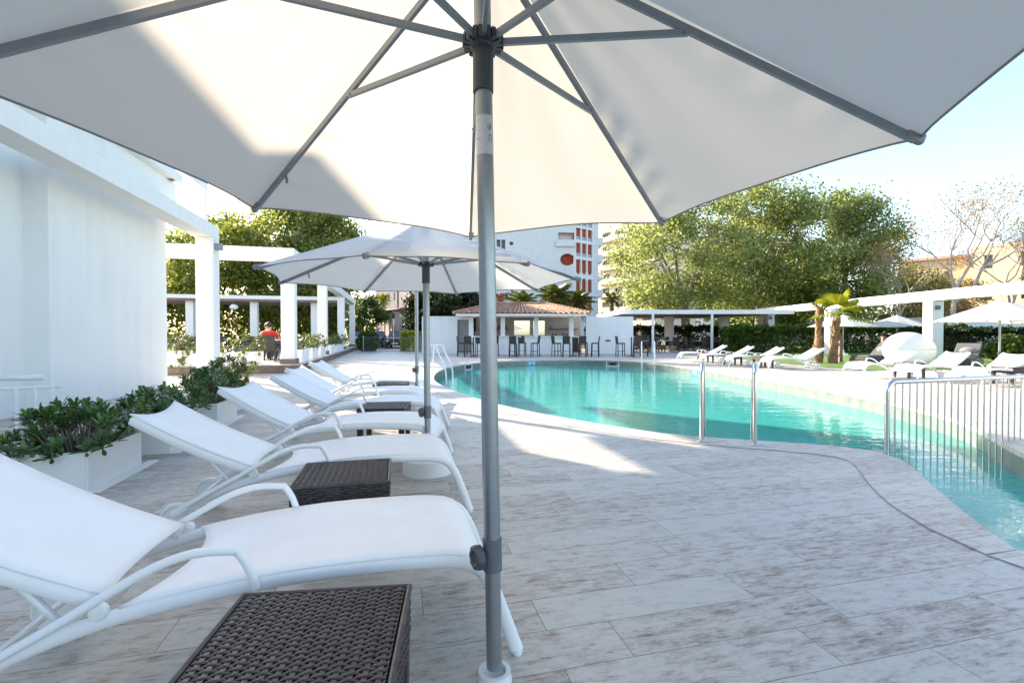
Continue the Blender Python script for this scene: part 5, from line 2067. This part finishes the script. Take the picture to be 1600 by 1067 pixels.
# skimmer openings and depth tiles in the pool wall
for i, (px, py, lab) in enumerate(((735, 572, 'white framed skimmer opening in the pool wall left of the parasol pole'), (941, 568.5, 'white framed skimmer opening in the far pool wall below the bar'), )):
    p = at(px, py - 4, 0)
    d = Vector((p.x - 3, p.y - 13, 0)); k = min(range(len(pool)), key=lambda q: (pool[q] - Vector((p.x, p.y))).length)
    e = pool[k]; t_ = (pool[(k + 1) % len(pool)] - pool[k - 1]).normalized()
    ang = math.atan2(t_.y, t_.x)
    sk = thing('pool_skimmer', lab, 'skimmer', (e.x, e.y, -.02), ang, 'skimmer openings in the pool wall')
    s_ = 1 if Vector((-t_.y, t_.x)).dot(Vector((3, 12)) - e) > 0 else -1
    b = B()
    for x0, x1, z0, z1 in ((-.33, .33, -.035, 0), (-.33, .33, -.23, -.20), (-.33, -.28, -.20, -.035), (.28, .33, -.20, -.035)):
        b.box(x0, min(0, s_ * .03), z0, x1, max(0, s_ * .03), z1)
    b.make('frame', M['plastic_white'], sk)
    b = B(); b.box(-.28, min(.0, s_ * .012), -.20, .28, max(.0, s_ * .012), -.035); b.make('opening', M['dark'], sk)
for px, py, lab in ((825, 566, 'small blue depth tile in the far pool wall right of the parasol pole'), (1076, 578, 'small blue depth tile in the far pool wall right of the ladder')):
    p = at(px, py - 3, 0)
    k = min(range(len(pool)), key=lambda q: (pool[q] - Vector((p.x, p.y))).length)
    e = pool[k]; t_ = (pool[(k + 1) % len(pool)] - pool[k - 1]).normalized()
    s_ = 1 if Vector((-t_.y, t_.x)).dot(Vector((3, 12)) - e) > 0 else -1
    dp = thing('depth_tile', lab, 'depth tile', (e.x, e.y, -.05), math.atan2(t_.y, t_.x), 'blue depth tiles in the pool wall')
    b = B(); b.box(-.24, min(0, s_ * .012), -.18, .24, max(0, s_ * .012), 0); pt = b.make('tile', M['blue_tile'], dp)
    b = B(); y = s_ * .014
    for x in (-.10, .06):
        b.box(x, min(y, y - .004), -.14, x + .05, max(y, y - .004), -.05)
    b.make('marking', M['plastic_white'], dp)

# steel dividing fence across the neck of the pool
fence = thing('steel_barrier', 'brushed steel railing of thin vertical bars crossing the pool neck at right', 'barrier', (3.76, 4.70, 0))
f0, f1 = Vector((0, 0, 0)), Vector((3.3, 1.02, 0))
fd = (f1 - f0).normalized()
b = B()
pts = [f0 + Vector((0, 0, -.9)), f0 + Vector((0, 0, .62))]
for k in range(1, 7):
    a = math.pi / 2 * k / 6
    pts.append(f0 + fd * (.10 * (1 - math.cos(a))) + Vector((0, 0, .62 + .10 * math.sin(a))))
pts.append(f1 + Vector((0, 0, .72)))
b.tube(pts, .024, 12)
b.make('top_rail', M['steel'], fence, smooth=50)
nb = 31
for k in range(1, nb):
    p = f0 + fd * (.105 * k)
    b = B(); b.tube([p + Vector((0, 0, -.95)), p + Vector((0, 0, .70))], .0085, 8)
    b.make('bar', M['steel'], fence, smooth=50)
b = B(); b.tube([f0 + Vector((0, 0, -.95)), f1 + Vector((0, 0, -.95))], .02, 8); b.make('bottom_rail', M['steel'], fence, smooth=50)

# ---------------------------------------------------------------- buildings behind
def at_y(px, py, y):
    """point at depth y seen at photo pixel"""
    return Vector(((px - 800) / FPX * y, y, CAMH + (522 - py) / FPX * y))


hb = thing('balcony_building', 'white apartment block with red-backed arched balconies and a round balcony opening', 'building', (2, 75, 0))
hl = hb.location
k_ = 75 / FPX
X = lambda px: (px - 800) * k_
Z = lambda py: CAMH + (522 - py) * k_
x0, x1 = X(735), X(898)
holes = [rect(X(776) - x0, Z(392), X(782) - x0, Z(375)), rect(X(783.5) - x0, Z(392), X(789.5) - x0, Z(375)),
         rect(X(776) - x0, Z(350), X(789) - x0, Z(334)), rect(X(776) - x0, Z(434), X(789) - x0, Z(417)),
         rect(X(872) - x0, Z(384), X(897) - x0, Z(364)), rect(X(872) - x0, Z(343), X(887) - x0, Z(326)),
         [(X(875) - x0 + 1.05 + (-1.05 + 0) * 0 + 1.05 * math.cos(a) - .0, Z(406) + .95 * math.sin(a)) for a in [math.pi / 2 + math.pi * q / 8 for q in range(9)]] +
         [(X(895) - x0 - .6, Z(406) - .95), (X(896) - x0, Z(406) - .6), (X(896) - x0, Z(406) + .6), (X(895) - x0 - .6, Z(406) + .95)]]
holes += [[(X(799) - x0 + .32 * math.cos(a), Z(381) + .32 * math.sin(a)) for a in [6.283 * q / 12 for q in range(12)]]]
b = B()
facade(b, (x0, 75, 0), (1, 0, 0), x1 - x0, 24, holes, .5)
b.box(x0, 75.5, 0, x0 + .3, 88, 24); b.box(x0, 75.02, 23.9, x1, 90, 24.2)
hmake(b, 'front_wall', M['plaster_far'], hb)
b = B(); b.box(x0 + .3, 75.55, 0, X(866), 75.6, 23.8); hmake(b, 'window_glass', M['glass'], hb)
b = B(); b.box(X(866) + .05, 75.9, Z(425), x1 - .02, 76.0, Z(390)); hmake(b, 'loggia_back', M['orange'], hb)
b = B(); b.box(X(866) + .05, 76.1, 0, x1 - .02, 76.2, 23.8); hmake(b, 'loggia_wall', M['plaster_far'], hb)
b = B(); b.box(X(873), 76.02, Z(383), X(878), 76.09, Z(375)); hmake(b, 'loggia_window', M['glass'], hb)
b = B(); b.box(X(869), 74.6, Z(386), X(899), 74.997, Z(383)); b.box(X(869), 74.6, Z(383), X(899), 74.68, Z(376)); hmake(b, 'small_balcony', M['plaster_far'], hb)
# red balcony side, turned a little to the right
o_ = Vector((x1, 75, 0)); du = Vector((.80, .60, 0)).normalized()
wd = 4.3
hs = []
for c_ in range(3):
    a0 = .28 + c_ * 1.32
    for r_, (zt, zb, kind) in enumerate(((Z(318), Z(334), 'r'), (Z(338), Z(352), 'r'), (Z(356), Z(374), 'r'), (Z(379), Z(400), 'd'), (Z(405), Z(428), 'b'), (Z(434), Z(456), 'a'), (Z(461), Z(486), 'a'))):
        q0, q1 = (a0, zb), (a0 + 1.02, zt)
        if kind == 'r':
            hs.append(rect(a0, zb, a0 + 1.02, zt))
        elif kind == 'd':
            hs.append(arch(a0, zb, a0 + 1.02, zt, False, False))
        elif kind == 'b':
            hs.append(arch(a0, zb, a0 + 1.02, zt, False, True))
        else:
            hs.append(arch(a0, zb, a0 + 1.02, zt, True, False))
b = B()
facade(b, o_, du, wd, 24, hs, .28)
hmake(b, 'balcony_front', M['plaster_far'], hb)
n_ = Vector((-du.y, du.x, 0))
b = B(); b.extr([o_ + n_ * .32, o_ + du * wd + n_ * .32, o_ + du * wd + n_ * .32 + Vector((0, 0, 24)), o_ + n_ * .32 + Vector((0, 0, 24))], n_ * .1)
hmake(b, 'balcony_back', M['orange'], hb)
for zb in (Z(334), Z(352), Z(374), Z(400)):
    b = B()
    for c_ in range(3):
        a0 = .28 + c_ * 1.32
        b.extr([o_ + du * a0 + n_ * .1 + Vector((0, 0, zb)), o_ + du * (a0 + 1.02) + n_ * .1 + Vector((0, 0, zb)), o_ + du * (a0 + 1.02) + n_ * .1 + Vector((0, 0, zb + .55)), o_ + du * a0 + n_ * .1 + Vector((0, 0, zb + .55))], n_ * .05)
    hmake(b, 'balustrade', M['grey_metal'], hb)
e_ = o_ + du * wd
for zb in (Z(376), Z(403), Z(431), Z(459)):
    b = B()
    b.box(e_.x, e_.y, zb - .3, e_.x + 1.5, e_.y + 4, zb + .9)
    hmake(b, 'end_balcony', M['plaster_far'], hb)
b = B(); b.box(e_.x - .2, e_.y + .05, 0, e_.x + .8, e_.y + 8, 23)
hmake(b, 'end_wall', M['plaster_far'], hb)
# lower windows glimpsed over the bar
lw = thing('low_white_house', 'low white house with a wide glazed front and chimney left of the bar roof', 'house', (-7, 58, 0))
hl = lw.location
b = B(); kk = 58 / FPX
xl, xr = (700 - 800) * kk, (790 - 800) * kk
zz = lambda py: CAMH + (522 - py) * kk
facade(b, (xl, 58, 0), (1, 0, 0), xr - xl, zz(461), [rect(.4, zz(484), 1.5, zz(472)), rect(1.7, zz(484), 2.8, zz(472)), rect(3.2, zz(484), 4.3, zz(472)), rect(4.6, zz(484), 5.8, zz(472))], .3)
b.box(xl, 58.3, zz(461) - .2, xr, 66, zz(461)); b.box(xl - .2, 58.0, 0, xl, 66, zz(461))
hmake(b, 'wall', M['plaster_far'], lw)
b = B(); b.box(xl + .2, 58.32, 0, xr, 58.36, zz(466)); hmake(b, 'window_glass', M['glass'], lw)
b = B(); b.box(xl - .3, 57.6, zz(462) + .02, xr + .3, 66, zz(459)); hmake(b, 'roof', M['slat'], lw)
b = B(); b.box((778 - 800) * kk, 57.2, zz(470), (787 - 800) * kk, 57.9, zz(464)); b.lathe([(.36, 0), (.36, .15), (.2, .4), (.02, .45)], 12, ((782.5 - 800) * kk, 57.55, zz(464)))
hmake(b, 'chimney', M['orange'], lw)


def block(name, label, mat, y, px0, px1, ptop, depth, rows, cols, wmat='glass', balc=True, py0=500, kind=rect, roof=None, rot=0, widen=1.0, wf=.6):
    t = thing(name, label, 'building', ((px0 + px1) / 2 * y / FPX - 800 * y / FPX, y, 0))
    global hl
    hl = t.location
    s_ = y / FPX
    t.rotation_euler.z = R(rot)
    pm, ph_ = (px0 + px1) / 2, (px1 - px0) / 2 * widen
    a0, a1, zt = (pm - ph_ - 800) * s_, (pm + ph_ - 800) * s_, CAMH + (522 - ptop) * s_
    w = a1 - a0
    hs = []
    fh = zt / rows
    cw = w / cols
    for r_ in range(rows):
        for c_ in range(cols):
            hs.append(rect(c_ * cw + cw * (.5 - wf / 2), r_ * fh + fh * (.12 if balc else .32), c_ * cw + cw * (.5 + wf / 2), r_ * fh + fh * .75))
    b = B()
    facade(b, (a0, y, 0), (1, 0, 0), w, zt, hs, .4)
    b.box(a0, y + .4, 0, a0 + .3, y + depth, zt); b.box(a1 - .3, y + .4, 0, a1, y + depth, zt); b.box(a0, y + .01, zt, a1, y + depth, zt + .35)
    hmake(b, 'wall', mat, t)
    for r_ in range(rows):
        b = B(); b.box(a0 + .31, y + .42, r_ * fh + fh * .05, a1 - .31, y + .46, r_ * fh + fh * .85); hmake(b, 'window_glass', M[wmat], t)
        if balc:
            b = B(); b.box(a0 + .1, y - 1.1, r_ * fh - .02, a1 + .9, y - .003, r_ * fh + .16); b.box(a0 + .1, y - 1.1, r_ * fh + .161, a1 + .9, y - 1.0, r_ * fh + .95)
            if r_:
                hmake(b, 'balcony', mat, t)
    if roof:
        b = B(); b.extr([(a0 - .4, y - .5, zt + .352), (a0 - .4, y + depth + .5, zt + .352), (a0 - .4, y + depth / 2, zt + roof)], (w + .8, 0, 0)); hmake(b, 'roof', M['terracotta'], t)
    return t


block('apartment_block', 'cream apartment block with stacked balconies right of the red balconies', M['cream_light'], 92, 944, 1010, 352, 14, 8, 4, rot=-52, widen=1.6)
block('apartment_block', 'cream apartment block mostly hidden behind the big green trees', M['cream'], 98, 1015, 1180, 372, 14, 7, 9)
block('terraced_house', 'sandy cream building at the right edge behind bare trees', M['cream'], 66, 1566, 1700, 376, 12, 3, 4, balc=False, rot=-58, widen=1.3, wf=.24)
block('terraced_house', 'lower tan stone house with terraces behind the bare branches', M['cream'], 78, 1425, 1535, 408, 12, 2, 3, balc=False, roof=1.6, rot=-46, widen=1.1, wf=.22)
block('garden_house', 'low white house with a brown terrace roof under the right edge parasol', M['plaster_far'], 44, 1480, 1660, 500, 6, 1, 5, balc=False)
block('villa', 'pale pink villa down the street, between the terrace and dark conifer', M['pale'], 84, 575, 632, 452, 12, 3, 4, balc=False, rot=-40, wf=.3)
block('villa', 'small pale house with a sloping wall behind the parked cars', M['pale'], 58, 588, 622, 490, 8, 1, 2, balc=False, roof=1.2, rot=-50, wf=.3)
block('white_tower', 'plain white tower block seen between parasol rim and conifer', M['plaster_far'], 105, 612, 660, 430, 12, 7, 3, balc=False)
block('white_house', 'low white house seen under the flat pergola between the trees', M['plaster_far'], 62, 1125, 1200, 480, 8, 1, 4, balc=False)
block('white_house', 'white house front behind the hedge right of the thick post', M['pale'], 60, 1215, 1330, 462, 8, 2, 6, balc=False)
